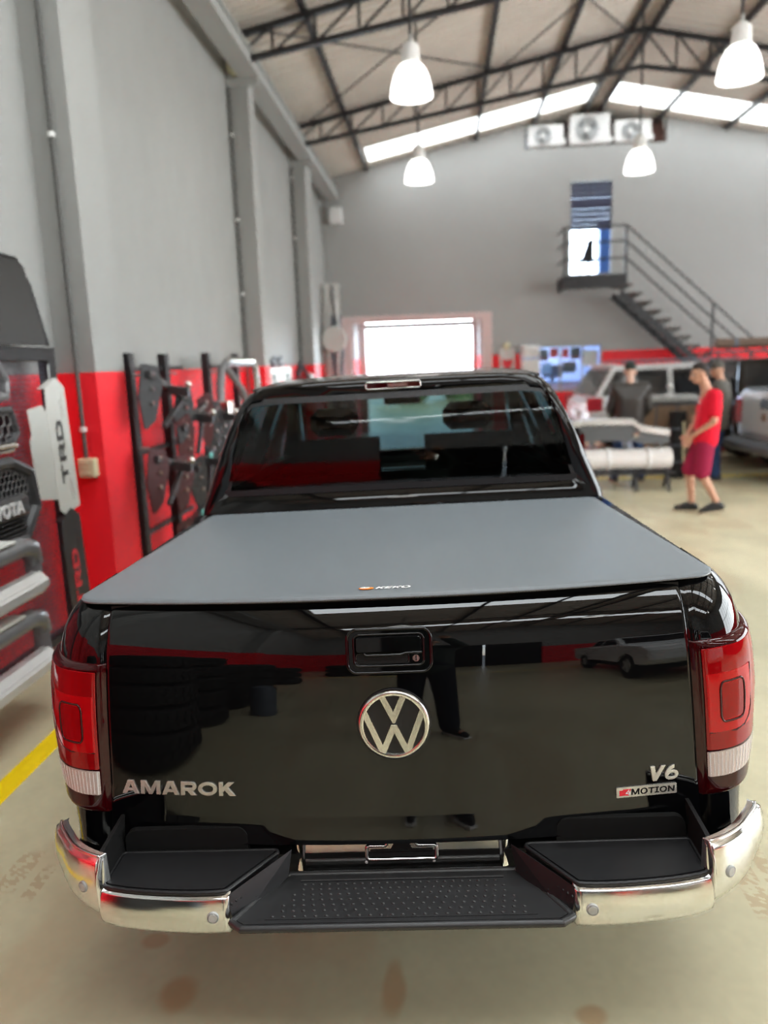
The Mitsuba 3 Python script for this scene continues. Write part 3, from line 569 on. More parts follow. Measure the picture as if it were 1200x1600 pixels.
for s in (-1, 1):
    off = lambda v: v * V([.985, 1, 1]) + V([0, .016, 0])
    wg = tk('chrome_wing', mirror(shell(wing, wu, wv, off), s), 'chrome', bumper, 40)
    tk('wing_lip', mirror(tube([[float(c) for c in wing(V(u), V(1.0))] for u in np.linspace(sP + .004, BS, 26)], .005, 6), s), 'chrome', bumper, True)
    # end face of the raised outer part
    tk('wing_lip', mirror(tube([[float(c) for c in wing(V(sP), V(w))] for w in (1.0, .80, .62)], .004, 6), s), 'chrome', bumper, True)
    for mx, w in ((.482, .60), (.835, .56)):
        P, e, up, n_ = sens(mx, w); sn = tk('parking_sensor', mirror(place(lathe([(0, .005), (.0115, .005), (.0125, .003), (.0125, -.004)], 20), P, e, up, n_), s), 'sensor_grey', bumper, 30, 'round parking sensor')
        tk('sensor_ring', mirror(place(lathe([(.0128, -.002), (.0135, .0042), (.0152, .0035), (.016, -.002)], 20), P, e, up, n_), s), 'grey_steel', sn, 30)
    # step pad
    pts = [(.332, -.055), (.450, -.226)] + [(float(_bx(u)) - .0, float(_by(u)) + .006) for u in np.linspace(.03, sP - .006, 14)] + [(.785, -.05)]
    pp = Polygon(pts).buffer(-.012).buffer(.012)
    top = [np.c_[V(g.exterior.coords)[:-1], np.full(len(g.exterior.coords) - 1, z)] for g, z in ((pp, .548),)]
    pm = cat([place(ext(pp, .022), (0, 0, .546), (1, 0, 0), (0, 1, 0), (0, 0, 1)), place(ext(pp.buffer(-.008), .007), (0, 0, .568), (1, 0, 0), (0, 1, 0), (0, 0, 1))])
    tk('step_pad', mirror(pm, s), 'satin_black', bumper, False, 'black plastic step pad')
    rimp = [(x, y, .570) for x, y in pp.exterior.coords[:-1]]; tk('pad_edge', mirror(tube(rimp, .006, 8, True), s), 'satin_black', bumper, True)
    tk('pad_wall', mirror(hull([(.786, -.19, .56), (.800, -.19, .56), (.786, -.04, .56), (.80, -.04, .56), (.788, -.185, .648), (.80, -.185, .648), (.79, .0, .66), (.80, .0, .66)]), s), 'matte_black', bumper)
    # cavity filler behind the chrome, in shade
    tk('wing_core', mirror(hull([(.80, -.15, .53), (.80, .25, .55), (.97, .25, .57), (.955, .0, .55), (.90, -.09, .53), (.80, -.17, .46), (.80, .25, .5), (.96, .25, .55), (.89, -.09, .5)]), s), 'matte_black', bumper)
    up = rrect(.43, .78, .50, .632, .03); tk('pad_upstand', mirror(alongY(up, -.040, -.02), s), 'matte_black', bumper)
    # black dimpled flank between the wing's inner end and the centre step
    fl = V([(.300, -.075, .585), (.335, -.085, .566), (.447, -.232, .560), (.450, -.222, .47), (.425, -.245, .475), (.310, -.10, .52)])
    tk('step_flank', mirror(hull(fl), s), 'satin_black', bumper)
    dots = []
    A_, B_, C_, D_ = V([.385, -.166, .548]), V([.440, -.235, .545]), V([.437, -.240, .46]), V([.372, -.185, .50])
    nn = np.cross(B_ - A_, D_ - A_); nn /= np.linalg.norm(nn); nn = nn if nn[1] < 0 else -nn
    for i in range(6):
        for j in range(5):
            a, b = (i + .5) / 6, (j + .5) / 5; P = (A_ * (1 - a) + B_ * a) * (1 - b) + (D_ * (1 - a) + C_ * a) * b
            d_ = trimesh.creation.icosphere(1, .0042); d_.apply_translation(P + nn * -.0005); dots.append(d_)
    tk('grip_bumps', mirror(cat(dots), s), 'satin_black', bumper, True, None, 'stuff')
    # chrome cheek curving from the plate to the step pads
    ck = lambda U, W: (.274 + .046 * np.sin(U * math.pi / 2), -.038 + .060 * (1 - np.cos(U * math.pi / 2)) + .016 * W, .490 + .114 * W)
    tk('chrome_cheek', mirror(shell(ck, np.linspace(0, 1, 14), np.linspace(0, 1, 6), (-.004, .010, 0)), s), 'chrome', bumper, 40)
pl = tk('plate_panel', tilt(cbox(-.285, .285, -.036, -.022, .475, .606, .004)), 'chrome', bumper, False, 'recessed chrome plate for the number plate')
lp = Polygon([(-.098, .520), (.098, .520), (.098, .556), (.045, .556), (.025, .583), (-.025, .583), (-.045, .556), (-.098, .556)]).buffer(.008).buffer(-.016).buffer(.008)
tk('plate_lamp_frame', tilt(tube([(x, -.038, z) for x, z in lp.exterior.segmentize(.01).coords[:-1]], .0055, 8, True)), 'chrome', pl, True)
tk('plate_lamp_recess', tilt(alongY(Polygon([(-.088, .527), (.088, .527), (.088, .546), (.03, .546), (.018, .566), (-.018, .566), (-.03, .546), (-.088, .546)]), -.0395, -.035)), 'matte_black', pl)
for x, z in ((-.135, .588), (-.085, .592), (.115, .590), (-.100, .512), (.09, .512)): tk('screw', tilt(place(lathe([(0, .003), (.003, .003), (.0045, .001), (.0045, 0)], 12), (x, -.036, z), (1, 0, 0), (0, 0, 1), (0, -1, 0))), 'silver_paint', pl, True)
# centre step
st = Polygon([(-.31, -.075), (.31, -.075), (.335, -.095), (.43, -.262), (.40, -.285), (-.40, -.285), (-.43, -.262), (-.335, -.095)]).buffer(.012).buffer(-.012)
def lay(poly, z0, z1): return place(ext(poly, z1 - z0), (0, 0, z0), (1, 0, 0), (0, 1, 0), (0, 0, 1))
sp = tk('centre_step', cat([lay(st, .496, .505), lay(st.buffer(-.01), .505, .512), hull([(x, y, .496) for x, y in st.exterior.coords] + [(s * .3, y, .43) for s in (-1, 1) for y in (-.2, -.08)])]), 'grip_black', bumper, False, 'black plastic centre step with rows of grip bumps')
tk('step_edge', tube([(x, y, .506) for x, y in st.exterior.segmentize(.02).coords[:-1]], .010, 8, True), 'grip_black', sp, True)
tr = Polygon([(-.275, -.118), (.275, -.118), (.345, -.262), (-.345, -.262)]); tk('tread', lay(tr, .510, .5142), 'grip_black', sp)
tk('tread_lip', tube([(-.275, -.112, .515), (.275, -.112, .515)], .0035, 6), 'grip_black', sp)
dots = []
for r_ in range(7):
    y = -.128 - .0208 * r_; hw = .262 + .070 * r_ / 6.5
    N = 24
    for k in range(N):
        x = -hw + 2 * hw * (k + (.5 if r_ % 2 else 0) * .9) / (N - .5)
        d_ = trimesh.creation.icosphere(1, .0052); d_.vertices *= V([1, .8, .75]); d_.apply_translation((x, y, .5138)); dots.append(d_)
tk('grip_bumps', cat(dots), 'grip_black', sp, True, None, 'stuff')
tk('bumper_beam', cat([box(-.80, .80, -.03, .2, .44, .54), box(-.30, .30, -.16, 0, .40, .46)]), 'matte_black', bumper)
# ------------------------------------------------------------------ gateway in the back wall, upstairs door, windows
prin('pink_frame', (.66, .50, .48), .5); prin('white_wall', (.74, .74, .73), .6); prin('dark_blind', (.035, .038, .075), .6); prin('blue_board', (.12, .25, .62), .5)
prin('brown_board', (.10, .040, .028), .7); prin('pale_cream', (.62, .58, .38), .4); prin('dark_green', (.16, .24, .10), .8)
d1 = free('door_1'); labels[d1] = {'kind': 'structure', 'label': 'open gateway in the back wall with a pale pink surround'}
for nm, x0, x1, z0, z1 in (('jamb', -2.50, -2.2, 0, 2.92), ('jamb', .98, 1.24, 0, 2.92), ('lintel', -2.50, 1.24, 2.84, 3.0)):
    add(nm, cbox(x0, x1, Y1 - .10, Y1 + .05, z0, z1, .01), 'pink_frame', d1)
for x in (-2.2, .94): add('side_wall', box(x, x + .04, Y1 + .05, Y1 + 1.25, 0, 2.9), 'back_wall_paint', d1)
add('passage_ceiling', box(-2.2, .98, Y1 + .05, Y1 + 1.25, 2.9, 2.96), 'white_wall', d1)
for x0, x1 in ((-2.2, -1.98), (.80, .98)): add('inner_jamb', cbox(x0, x1, Y1 + 1.05, Y1 + 1.25, 0, 2.9), 'pink_frame', d1)
add('roller_shutter', cyl((-1.98, Y1 + 1.15, 2.80), (.80, Y1 + 1.15, 2.80), .07, 14), 'grey_steel', d1, 30)
struct('floor_yard', box(-24, 26, Y1 + .3, Y1 + 32, -.2, -.02), 'concrete')
for k, (x, y, h) in enumerate(((-1.6, 36.0, 1.9), (.9, 38.0, 1.7), (4.2, 39., 2.4), (-5.5, 38., 2.6))):
    ps = []
    for i in range(40):
        p = RNG.normal(size=3); p /= np.linalg.norm(p); q = trimesh.creation.icosphere(1, .35 + .25 * RNG.random()); q.apply_translation(V([x, y, h - .9]) + p * V([1.3, 1., .8]) * RNG.random() ** .4); ps.append(q)
    t = thing('tree', ['leftmost but one', 'second from the right', 'rightmost', 'leftmost'][k] + ' green bushy tree outside the gateway', 'tree', 'trees outside the gateway'); add('crown', cat(ps), 'dark_green', t); add('trunk', cyl((x, y, 0), (x, y, h - .8), .1, 8), 'brown_board', t)
# upstairs door and the room behind
d2 = free('door_2'); labels[d2] = {'kind': 'structure', 'label': 'upstairs doorway with a dark blue blind over its upper half'}
add('frame', wallY(sbox(3.04, 4.14, 3.78, 5.96).difference(sbox(3.11, 4.07, 3.7, 5.89)), Y1 - .012, Y1 + .1), 'back_wall_paint', d2)
for k in range(9):
    z = 4.80 + .12 * k; add('blind_slat', cbox(3.11, 4.07, Y1 + .03, Y1 + .055, z, z + .116, .01), 'dark_blind', d2)
add('blind_rail', cbox(3.11, 4.07, Y1 + .01, Y1 + .06, 5.33, 5.42, .01), 'dark_blind', d2)
struct('floor_upper', box(2.0, 5.4, Y1 + .22, Y1 + 3.0, 3.62, 3.78), 'white_wall')
wu_ = struct('wall_upper', cat([box(1.95, 2.05, Y1 + .22, Y1 + 3, 3.78, 6.3), box(5.3, 5.4, Y1 + .22, Y1 + 3, 3.78, 6.3), box(1.95, 5.4, Y1 + .22, Y1 + 3, 6.2, 6.3)]), 'white_wall')
solo('blue_cabinet', cat([cbox(3.90, 4.35, Y1 + .5, Y1 + .9, 3.78, 4.95), cbox(3.84, 4.37, Y1 + .48, Y1 + .92, 4.95, 4.99)]), 'blue_board', 'blue cabinet inside the upstairs doorway', 'cabinet')
oc = thing('office_chair', 'dark office chair standing in the upstairs doorway', 'chair')
add('backrest', hull([(3.62 + a * .14, Y1 + .55 + b, z) for a in (-1, 1) for b in (0, .06) for z in (4.22,)] + [(3.70 + a * .06, Y1 + .55, 4.66) for a in (-1, 1)]), 'satin_black', oc)
add('seat', cbox(3.44, 3.84, Y1 + .35, Y1 + .75, 4.12, 4.2, .03), 'satin_black', oc); add('column', cyl((3.64, Y1 + .55, 3.83), (3.64, Y1 + .55, 4.14), .03, 8), 'satin_black', oc)
add('base', cat([bar((3.64, Y1 + .55, 3.83), (3.64 + .24 * math.cos(a), Y1 + .55 + .24 * math.sin(a), 3.805), .04) for a in np.linspace(0, 5.03, 5)]), 'satin_black', oc)
# dark boards closing the niche behind the air conditioners
struct('wall_niche', cat([box(1.8, 5.5, Y1 + .9, Y1 + .98, 6.3, 7.7), box(1.8, 5.5, Y1 + .2, Y1 + .95, 6.5, 6.655)]), 'brown_board')
for k in range(7): add('board', cbox(4.98 - .0, 5.27, Y1 + .30, Y1 + .34, 6.67 + .085 * k, 6.75 + .085 * k, .004), 'brown_board', 'wall_niche')
def ac(x0, x1, z0, z1, lab):
    t = thing('air_conditioner', lab, 'air conditioner'); y0, y1 = Y1 - .06, Y1 + .34; zc = (z0 + z1) / 2; xc = x0 + (x1 - x0) * .42; R = (z1 - z0) * .36
    add('casing', cbox(x0, x1, y0, y1, z0 + .03, z1, .03), 'white_enamel', t)
    add('fan_recess', place(lathe([(0, .004), (R, .004), (R + .01, 0)], 32), (xc, y0, zc), (1, 0, 0), (0, 0, 1), (0, -1, 0)), 'grey_steel', t)
    g = add('fan_guard', cat([place(lathe([(r, .012), (r + .008, .016), (r + .016, .012)], 28), (xc, y0, zc), (1, 0, 0), (0, 0, 1), (0, -1, 0)) for r in np.linspace(R * .3, R, 5)]), 'galvanised', t)
    add('hub', place(lathe([(0, .03), (R * .26, .026), (R * .28, 0)], 24), (xc, y0, zc), (1, 0, 0), (0, 0, 1), (0, -1, 0)), 'white_enamel', t)
    for a in range(3):
        w = a * 2.09; add('fan_blade', hull([(xc + R * .2 * math.cos(w), y0 - .006, zc + R * .2 * math.sin(w)), (xc + R * .9 * math.cos(w), y0 - .006, zc + R * .9 * math.sin(w)), (xc + R * .9 * math.cos(w + .8), y0 - .012, zc + R * .9 * math.sin(w + .8)), (xc + R * .3 * math.cos(w + .5), y0 - .012, zc + R * .3 * math.sin(w + .5))]), 'satin_black', t)
    for q in (.15, .85): add('foot', box(x0 + (x1 - x0) * q - .04, x0 + (x1 - x0) * q + .04, y0 + .05, y1, z0, z0 + .03), 'grey_steel', t)
    add('valve_cover', cbox(x1 - .002, x1 + .06, y0 + .05, y0 + .2, z0 + .06, z0 + .2, .01), 'white_enamel', t)
ac(2.10, 2.92, 6.66, 7.17, 'small white air conditioner unit on the left of the roof niche')
ac(3.06, 3.98, 6.66, 7.36, 'largest white air conditioner unit in the middle of the roof niche')
ac(4.08, 4.92, 6.66, 7.18, 'small white air conditioner unit on the right of the roof niche')
# landing and stairs
sc = thing('staircase', 'black steel staircase with landing and handrails against the back wall', 'staircase')
YA, YB = 18.35, 19.38
add('landing', cat([box(2.78, 4.2, YA, YB, 3.60, 3.66), box(2.78, 4.2, YA, YA + .05, 3.36, 3.62), box(2.78, 2.83, YA, YB, 3.36, 3.62)]), 'black_steel', sc)
NS = 17; xs0, zs0 = 4.2, 3.44; dx, dz_ = .222, .2
prin('worn_wood', (.20, .13, .08), .7); prin('stair_tread', (.055, .04, .03), .7)
for k in range(NS):
    x, z = xs0 - .18 + dx * k, zs0 - dz_ * k
    add('tread', cbox(x, x + .30, YA, YA + .85, z - .05, z, .006), 'stair_tread', sc)
    add('riser_bracket', bar((x + .02, YA + .02, z - .16), (x + .28, YA + .02, z - .03), .04), 'black_steel', sc)
for y in (YA - .02, YA + .83): add('stringer', bar((4.05, y, 3.24), (4.05 + dx * (NS - .8), y, 3.24 - dz_ * (NS - .8)), .05, .15), 'black_steel', sc)
e = V([1, 0, -dz_ / dx])
for h in (1.06, .72, .36):
    add('handrail', cat([tube([(4.16, YA, 3.64 + h * 1.0), (4.16 + 3.5, YA, 3.64 + h - 3.5 * dz_ / dx)], .022, 8), tube([(2.80, YA, 3.64 + h), (4.16, YA, 3.64 + h)], .022, 8), tube([(2.80, YA, 3.64 + h), (2.80, YB, 3.64 + h)], .022, 8)]), 'black_steel', sc, True)
for x, z in ((2.80, 3.64), (3.14, 3.64), (4.16, 3.64)): add('post', bar((x, YA, z - .02), (x, YA, z + 1.06), .045), 'black_steel', sc)
for q in (1.95, 3.45): add('post', bar((4.16 + q, YA, 3.52 - q * dz_ / dx), (4.16 + q, YA, 4.7 - q * dz_ / dx), .045), 'black_steel', sc)
# show window: an office behind glass
wn = free('window_10'); labels[wn] = {'kind': 'structure', 'label': 'wide shop window with posters and pale blue reflections'}
for x in (1.92, 2.36, 2.88, 3.42, 3.86): add('mullion', box(x, x + .04, Y1 - .02, Y1 + .05, 1.02, 2.14), 'grey_steel', wn)
for z in (1.02, 2.10): add('rail', box(1.92, 3.9, Y1 - .02, Y1 + .05, z, z + .04), 'grey_steel', wn)
for x0, x1 in ((1.96, 2.36), (2.40, 2.88), (2.92, 3.42), (3.46, 3.86)): add('pane', TM([(x0, Y1 + .02, 1.06), (x1, Y1 + .02, 1.06), (x1, Y1 + .02, 2.10), (x0, Y1 + .02, 2.10)], [(0, 1, 2), (0, 2, 3)]), 'clear_glass', wn)
prin('pale_blue', (.42, .55, .80), .5); prin('sky_blue', (.25, .45, .85), .5); prin('slate', (.10, .12, .15), .5); prin('poster_red', (.6, .05, .06), .5)
struct('floor_office', box(1.4, 4.4, Y1 + .22, Y1 + 2.4, -.02, 0.02), 'white_wall')
struct('wall_office', cat([box(1.4, 4.4, Y1 + 2.3, Y1 + 2.4, 0, 2.6), box(1.4, 1.5, Y1 + .22, Y1 + 2.4, 0, 2.6), box(4.3, 4.4, Y1 + .22, Y1 + 2.4, 0, 2.6)]), 'pale_blue')
m = box(2.0, 3.8, Y1 + .7, Y1 + 1.7, 2.5, 2.55); k = solo('ceiling_light', m, 'white_enamel', 'flat ceiling light of the office behind the shop window', 'lamp'); scene[k]['emitter'] = {'type': 'area', 'radiance': rgb(7, 7.4, 8)}
struct('ceiling_office', box(1.4, 4.4, Y1 + .22, Y1 + 2.4, 2.6, 2.66), 'white_wall')
for i, (x0, x1, z0, z1, mt, l) in enumerate(((2.42, 2.62, 1.78, 2.06, 'slate', 'small dark poster'), (2.66, 2.86, 1.86, 2.08, 'poster_red', 'small red poster'), (2.96, 3.12, 1.84, 2.07, 'poster_red', 'narrow red poster'), (3.16, 3.40, 1.8, 2.08, 'slate', 'wider dark poster'), (3.48, 3.82, 1.62, 2.0, 'white_print', 'white notice'), (2.45, 2.7, 1.45, 1.72, 'sky_blue', 'blue notice'), (2.98, 3.3, 1.48, 1.74, 'slate', 'dark screen'))):
    solo('poster', cbox(x0, x1, Y1 + .10, Y1 + .112, z0, z1, .003), mt, f'{l} inside the shop window, number {i + 1} from the left'.replace(f', number {i+1} from the left', ''), 'poster')
tb = thing('office_desk', 'blue-topped office desk behind the shop window', 'desk')
add('top', cbox(2.3, 3.5, Y1 + .35, Y1 + .95, 1.22, 1.27, .01), 'sky_blue', tb); add('front', cbox(2.32, 3.48, Y1 + .37, Y1 + .41, .02, 1.22), 'pale_blue', tb)
for x in (2.34, 3.42): add('leg', cbox(x, x + .05, Y1 + .86, Y1 + .91, .02, 1.22), 'grey_steel', tb)
ofc = solo('monitor', cat([cbox(3.45 - .9, 3.45 - .4, Y1 + .6, Y1 + .63, 1.36, 1.66), cbox(2.75, 2.85, Y1 + .60, Y1 + .7, 1.27, 1.37)]), 'slate', 'dark monitor on the blue office desk', 'monitor')
# sign with red heart, white cooler beside it
sg = solo('shield_sign', cbox(1.42, 1.80, Y1 - .05, Y1 - .01, 1.30, 2.10, .008), 'white_enamel', 'white sign with a red shield on the back wall by the gateway', 'sign')
add('shield', place(ext(Polygon([(0, -.16), (.10, -.04), (.12, .09), (0, .06), (-.12, .09), (-.10, -.04)]).buffer(.015), .008), (1.61, Y1 - .05, 1.75), (1, 0, 0), (0, 0, 1), (0, -1, 0)), 'red_print', sg)
add('finial', place(lathe([(0, .06), (.07, .05), (.09, 0)], 16), (1.6, Y1 - .03, 2.17), (1, 0, 0), (0, 0, 1), (0, -1, 0)), 'pale_cream', sg)
wc = thing('drink_cooler', 'white drinks cooler with pale blue band beside the shop window', 'cooler')
add('cabinet', cbox(1.92, 2.34, Y1 - .55, Y1 - .1, 0, 1.95, .03), 'white_enamel', wc); add('band', cbox(1.915, 2.345, Y1 - .558, Y1 - .54, 1.84, 1.87), 'sky_blue', wc); add('crown', cbox(1.92, 2.34, Y1 - .56, Y1 - .1, 1.95, 2.16, .04), 'white_enamel', wc); add('handle', cbox(1.95, 1.98, Y1 - .60, Y1 - .55, .9, 1.3), 'grey_steel', wc)

# ------------------------------------------------------------------ left wall: conduits, box, display of car parts
def conduit(x, y, z0, z1, cl, lab):
    t = solo('conduit', cyl((x, y, z0), (x, y, z1), .016, 8), 'conduit_grey', lab, 'conduit', smooth=30)
    for z in cl: add('clamp', place(lathe([(.017, -.02), (.028, -.015), (.028, .015), (.017, .02)], 12), (x, y, z), (1, 0, 0), (0, 1, 0), (0, 0, 1)), 'white_enamel', t)
conduit(-2.68, 5.565, 1.26, 5.7, (1.47, 3.52), 'grey conduit running down the nearest pillar to the cream box')
conduit(-2.80, 11.11, .3, 5.6, (3.9, 5.0, 2.9), 'thin grey conduit in the corner of the second pillar')
conduit(-2.80, 15.51, .3, 5.6, (4.3, 5.4), 'thin grey conduit beside the third pillar')
eb = solo('switch_box', cbox(-2.735, -2.6, 5.52, 5.6, 1.11, 1.255, .012), 'pale_cream', 'cream switch box on the red part of the nearest pillar', 'switch box')
for z in (1.15, 1.185, 1.22): add('switch', cbox(-2.70, -2.64, 5.512, 5.524, z - .012, z + .012, .003), 'pale_cream', eb)
bx2 = solo('lamp_fitting', place(lathe([(0, .12), (.09, .10), (.12, 0), (.12, -.05)], 20), (-2.7, 11.1, 5.86), (1, 0, 0), (0, 0, 1), (0, -1, 0)), 'pale_cream', 'round cream wall lamp at the top of the second pillar', 'lamp')
dp = thing('mesh_display_stand', 'black framed wire mesh display panel on the left wall', 'display panel')
XM = -2.66
for y in (1.6, 3.3, 5.12): add('post', cbox(XM - .05, XM + .03, y - .05, y + .05, 0, 2.06), 'black_steel', dp)
add('top_rail', cbox(XM - .05, XM + .03, 1.6, 5.12, 1.97, 2.06), 'black_steel', dp); add('bottom_rail', cbox(XM - .05, XM + .03, 1.6, 5.12, .08, .14), 'black_steel', dp)
wires = [box(XM - .0015, XM + .0015, y - .0015, y + .0015, .14, 1.97) for y in np.arange(1.68, 5.08, .028)] + [box(XM - .0015, XM + .0015, 1.66, 5.07, z - .0015, z + .0015) for z in np.arange(.16, 1.97, .028)]
add('wire_mesh', cat(wires), 'slate', dp, False, None, 'stuff')
# wide strip lit on the post
add('post_plate', cbox(XM + .03, XM + .036, 5.04, 5.06, 1.2, 1.95), 'galvanised', dp)
EXL, EYL, EZL = V([0, 1., 0]), V([0, 0, 1.]), V([1., 0, 0])     # a board facing the room: u along the wall, v up, w out
def wallp(m, o): return place(m, o, EXL, EYL, EZL)
tc = thing('hard_bed_cover', 'dark grey bed cover leaning on the wall above the mesh display', 'bed cover')
pc = []
for y in np.linspace(2.6, 5.10, 8): pass
tcf = lambda U, W: (-2.60 - .19 * W + .03 * np.sin(np.clip(U, 0, 1) * math.pi) ** .3 * np.sin(np.clip(W, 0, 1) * math.pi) ** .4, 2.7 + (2.33 + .13 * W - .06 * np.maximum(0, W - .9) * 10) * U, 2.07 + .60 * W - .03 * np.maximum(0, W - .85) / .15 * (U > .9))
add('panel', shell(tcf, np.concatenate([np.linspace(0, .94, 10), [.96, .98, .99, 1]]), np.linspace(0, 1, 16), (-.035, 0, 0)), 'dark_vinyl', tc, 50)
add('bead', tube([[float(c) for c in tcf(V(u), V(w))] for u, w in [(0, 1), (.5, 1), (1, 1), (1, .66), (1, .33), (1, 0)]], .012, 8), 'satin_black', tc, True)
prin('plate_white', (.58, .585, .55), .45); prin('plate_black', (.018, .018, .019), .5)
def skid(o, tilt, mt, mt2, lab, h=1.0, narrow=False):
    t = thing('skid_plate', lab, 'skid plate')
    c, s = math.cos(tilt), math.sin(tilt); eu, ev = V([.22 * 0, c, s]), V([0, -s, c]); pl_ = lambda m, w=0., a=0.: place(m, V(o) + V([w, 0, 0]), eu, ev, V([1., 0, 0]))
    main = Polygon([(-.13, -.40), (-.06, -.455), (.15, -.43), (.145, .39), (.045, .46), (-.115, .40), (-.135, .22)])
    slots = unary_union([Polygon([(x, y), (x + .008, y), (x + .008, y + .15), (x, y + .15)]) for x, y in ((.055, .17), (.085, .20), (.055, -.36), (.085, -.38))])
    add('plate', pl_(ext(main.difference(slots), .004)), mt, t)
    add('top_flange', place(hull([(-.115, .40, 0), (.045, .46, 0), (.145, .39, 0), (-.115, .40, -.05), (.145, .39, -.05), (.04, .45, -.05)]), V(o), eu, ev, V([1., 0, 0])), mt, t)
    if not narrow:
        fold = Polygon([(-.34, -.30), (-.13, -.33), (-.13, .25), (-.17, .30), (-.33, .28), (-.32, .12), (-.35, .08)])
        eu2 = V([.38, .92 * c, .92 * s]); eu2 /= np.linalg.norm(eu2); ez2 = np.cross(eu2, ev)
        add('side_flange', place(ext(affinity.scale(affinity.translate(fold, .13, 0), .72, 1, origin=(0, 0)), .004), V(o) + eu * -.13, eu2, ev, ez2), mt, t)
    m = text('TRD', 1., 1., True, 1.0, 0); b = m.bounds; m.apply_translation(-(b[0] + b[1]) / 2 * V([1, 1, 0])); sz = b[1] - b[0]; m.apply_scale([.42 / sz[0], .085 / sz[1], .005])
    m = xf(m, V([[0, -1, 0, -.0], [1, 0, 0, -.03], [0, 0, 1, .004], [0, 0, 0, 1.]]))
    add('lettering', pl_(m), mt2, t)
skid((-2.56, 4.97, 1.40), .05, 'plate_white', 'plate_black', 'pale grey skid plate with cut-out lettering hung upright on the display')
skid((-2.55, 4.97, .52), .04, 'plate_black', 'red_print', 'black skid plate with red lettering low on the display', narrow=True)
# grilles
prin('grille_grey', (.05, .05, .053), .35); prin('gloss_grey', (.16, .16, .165), .3)
def hexmesh(y0, y1, z0, z1, r, x, clip=None):
    ps = []; dy, dz2 = r * 1.75, r * 1.52; j = 0; z = z0
    while z < z1:
        y = y0 + (dy / 2 if j % 2 else 0)
        while y < y1:
            if clip is None or clip.contains(Point(y, z)):
                a = np.arange(6) * math.pi / 3 + math.pi / 6; ps.append(tube(np.c_[np.full(6, x), y + r * np.cos(a), z + r * np.sin(a)], r * .16, 4, True))
            y += dy
        z += dz2; j += 1
    return cat(ps)
def loopx(poly, x, r, n=8): return tube([(x, a, b) for a, b in poly.exterior.segmentize(.04).coords[:-1]], r, n, True)
g = thing('front_grille', 'dark grey front grille with a mesh and pale lettering bar', 'grille')
gpoly = Polygon([(3.2, .95), (4.22, .98), (4.36, 1.12), (4.33, 1.30), (4.16, 1.37), (3.2, 1.38)]).buffer(.03)
add('surround', cat([loopx(gpoly, -2.46, .035), wallp(ext(gpoly.difference(gpoly.buffer(-.05)), .12), (-2.58, 0, 0))]), 'grille_grey', g, 40)
add('mesh', hexmesh(3.3, 4.34, 1.23, 1.35, .026, -2.46, gpoly.buffer(-.03)), 'gloss_grey', g, False, None, 'stuff')
add('name_bar', cbox(-2.50, -2.40, 3.22, 4.24, 1.09, 1.215, .02), 'grille_grey', g)
for k in range(4): add('slat', cbox(-2.50, -2.44, 3.25, 4.24, .98 + .027 * k, .992 + .027 * k, .003), 'plate_black', g)
add('backing', wallp(ext(gpoly.buffer(-.02), .01), (-2.57, 0, 0)), 'plate_black', g)
xs = [('T', 4.395), ('O', 4.27), ('Y', 4.145), ('O', 4.02), ('T', 3.895)]
m = text('TOYOTA', 1., 1., True, 1., .0); b = m.bounds; m.apply_translation([-b[0][0], 0, 0]); m.apply_scale([.42 / (b[1][0] - b[0][0]), .068, .012]); add('lettering', wallp(m, (-2.40, 3.72, 1.118)), 'white_print', g)
g2 = thing('front_grille', 'black mesh grille with a chrome bar, second down at the left edge', 'grille')
gp2 = Polygon([(3.3, 1.50), (4.22, 1.50), (4.30, 1.56), (4.26, 1.68), (3.3, 1.71)]).buffer(.012)
add('surround', cat([loopx(gp2, -2.48, .022), wallp(ext(gp2.difference(gp2.buffer(-.03)), .08), (-2.56, 0, 0))]), 'grille_grey', g2, 40)
add('mesh', hexmesh(3.3, 4.3, 1.52, 1.69, .038, -2.48, gp2.buffer(-.02)), 'gloss_grey', g2, False, None, 'stuff')
add('chrome_bar', tube([(-2.46, 3.5, 1.495), (-2.46, 4.22, 1.495), (-2.47, 4.28, 1.49), (-2.5, 4.30, 1.475), (-2.5, 4.27, 1.462), (-2.5, 3.5, 1.46)], .016, 8), 'badge_chrome', g2, True)
g3 = thing('fog_light_bezel', 'grey fog light surround topmost at the left edge', 'car part')
gp3 = Polygon([(3.7, 1.77), (4.27, 1.77), (4.29, 1.86), (4.22, 1.95), (3.7, 1.98)])
add('surround', cat([loopx(gp3, -2.5, .03), wallp(ext(gp3.difference(gp3.buffer(-.06)), .06), (-2.57, 0, 0))]), 'gloss_grey', g3, 40); add('mesh', hexmesh(3.7, 4.26, 1.79, 1.95, .03, -2.52, gp3.buffer(-.03)), 'plate_black', g3, False, None, 'stuff')
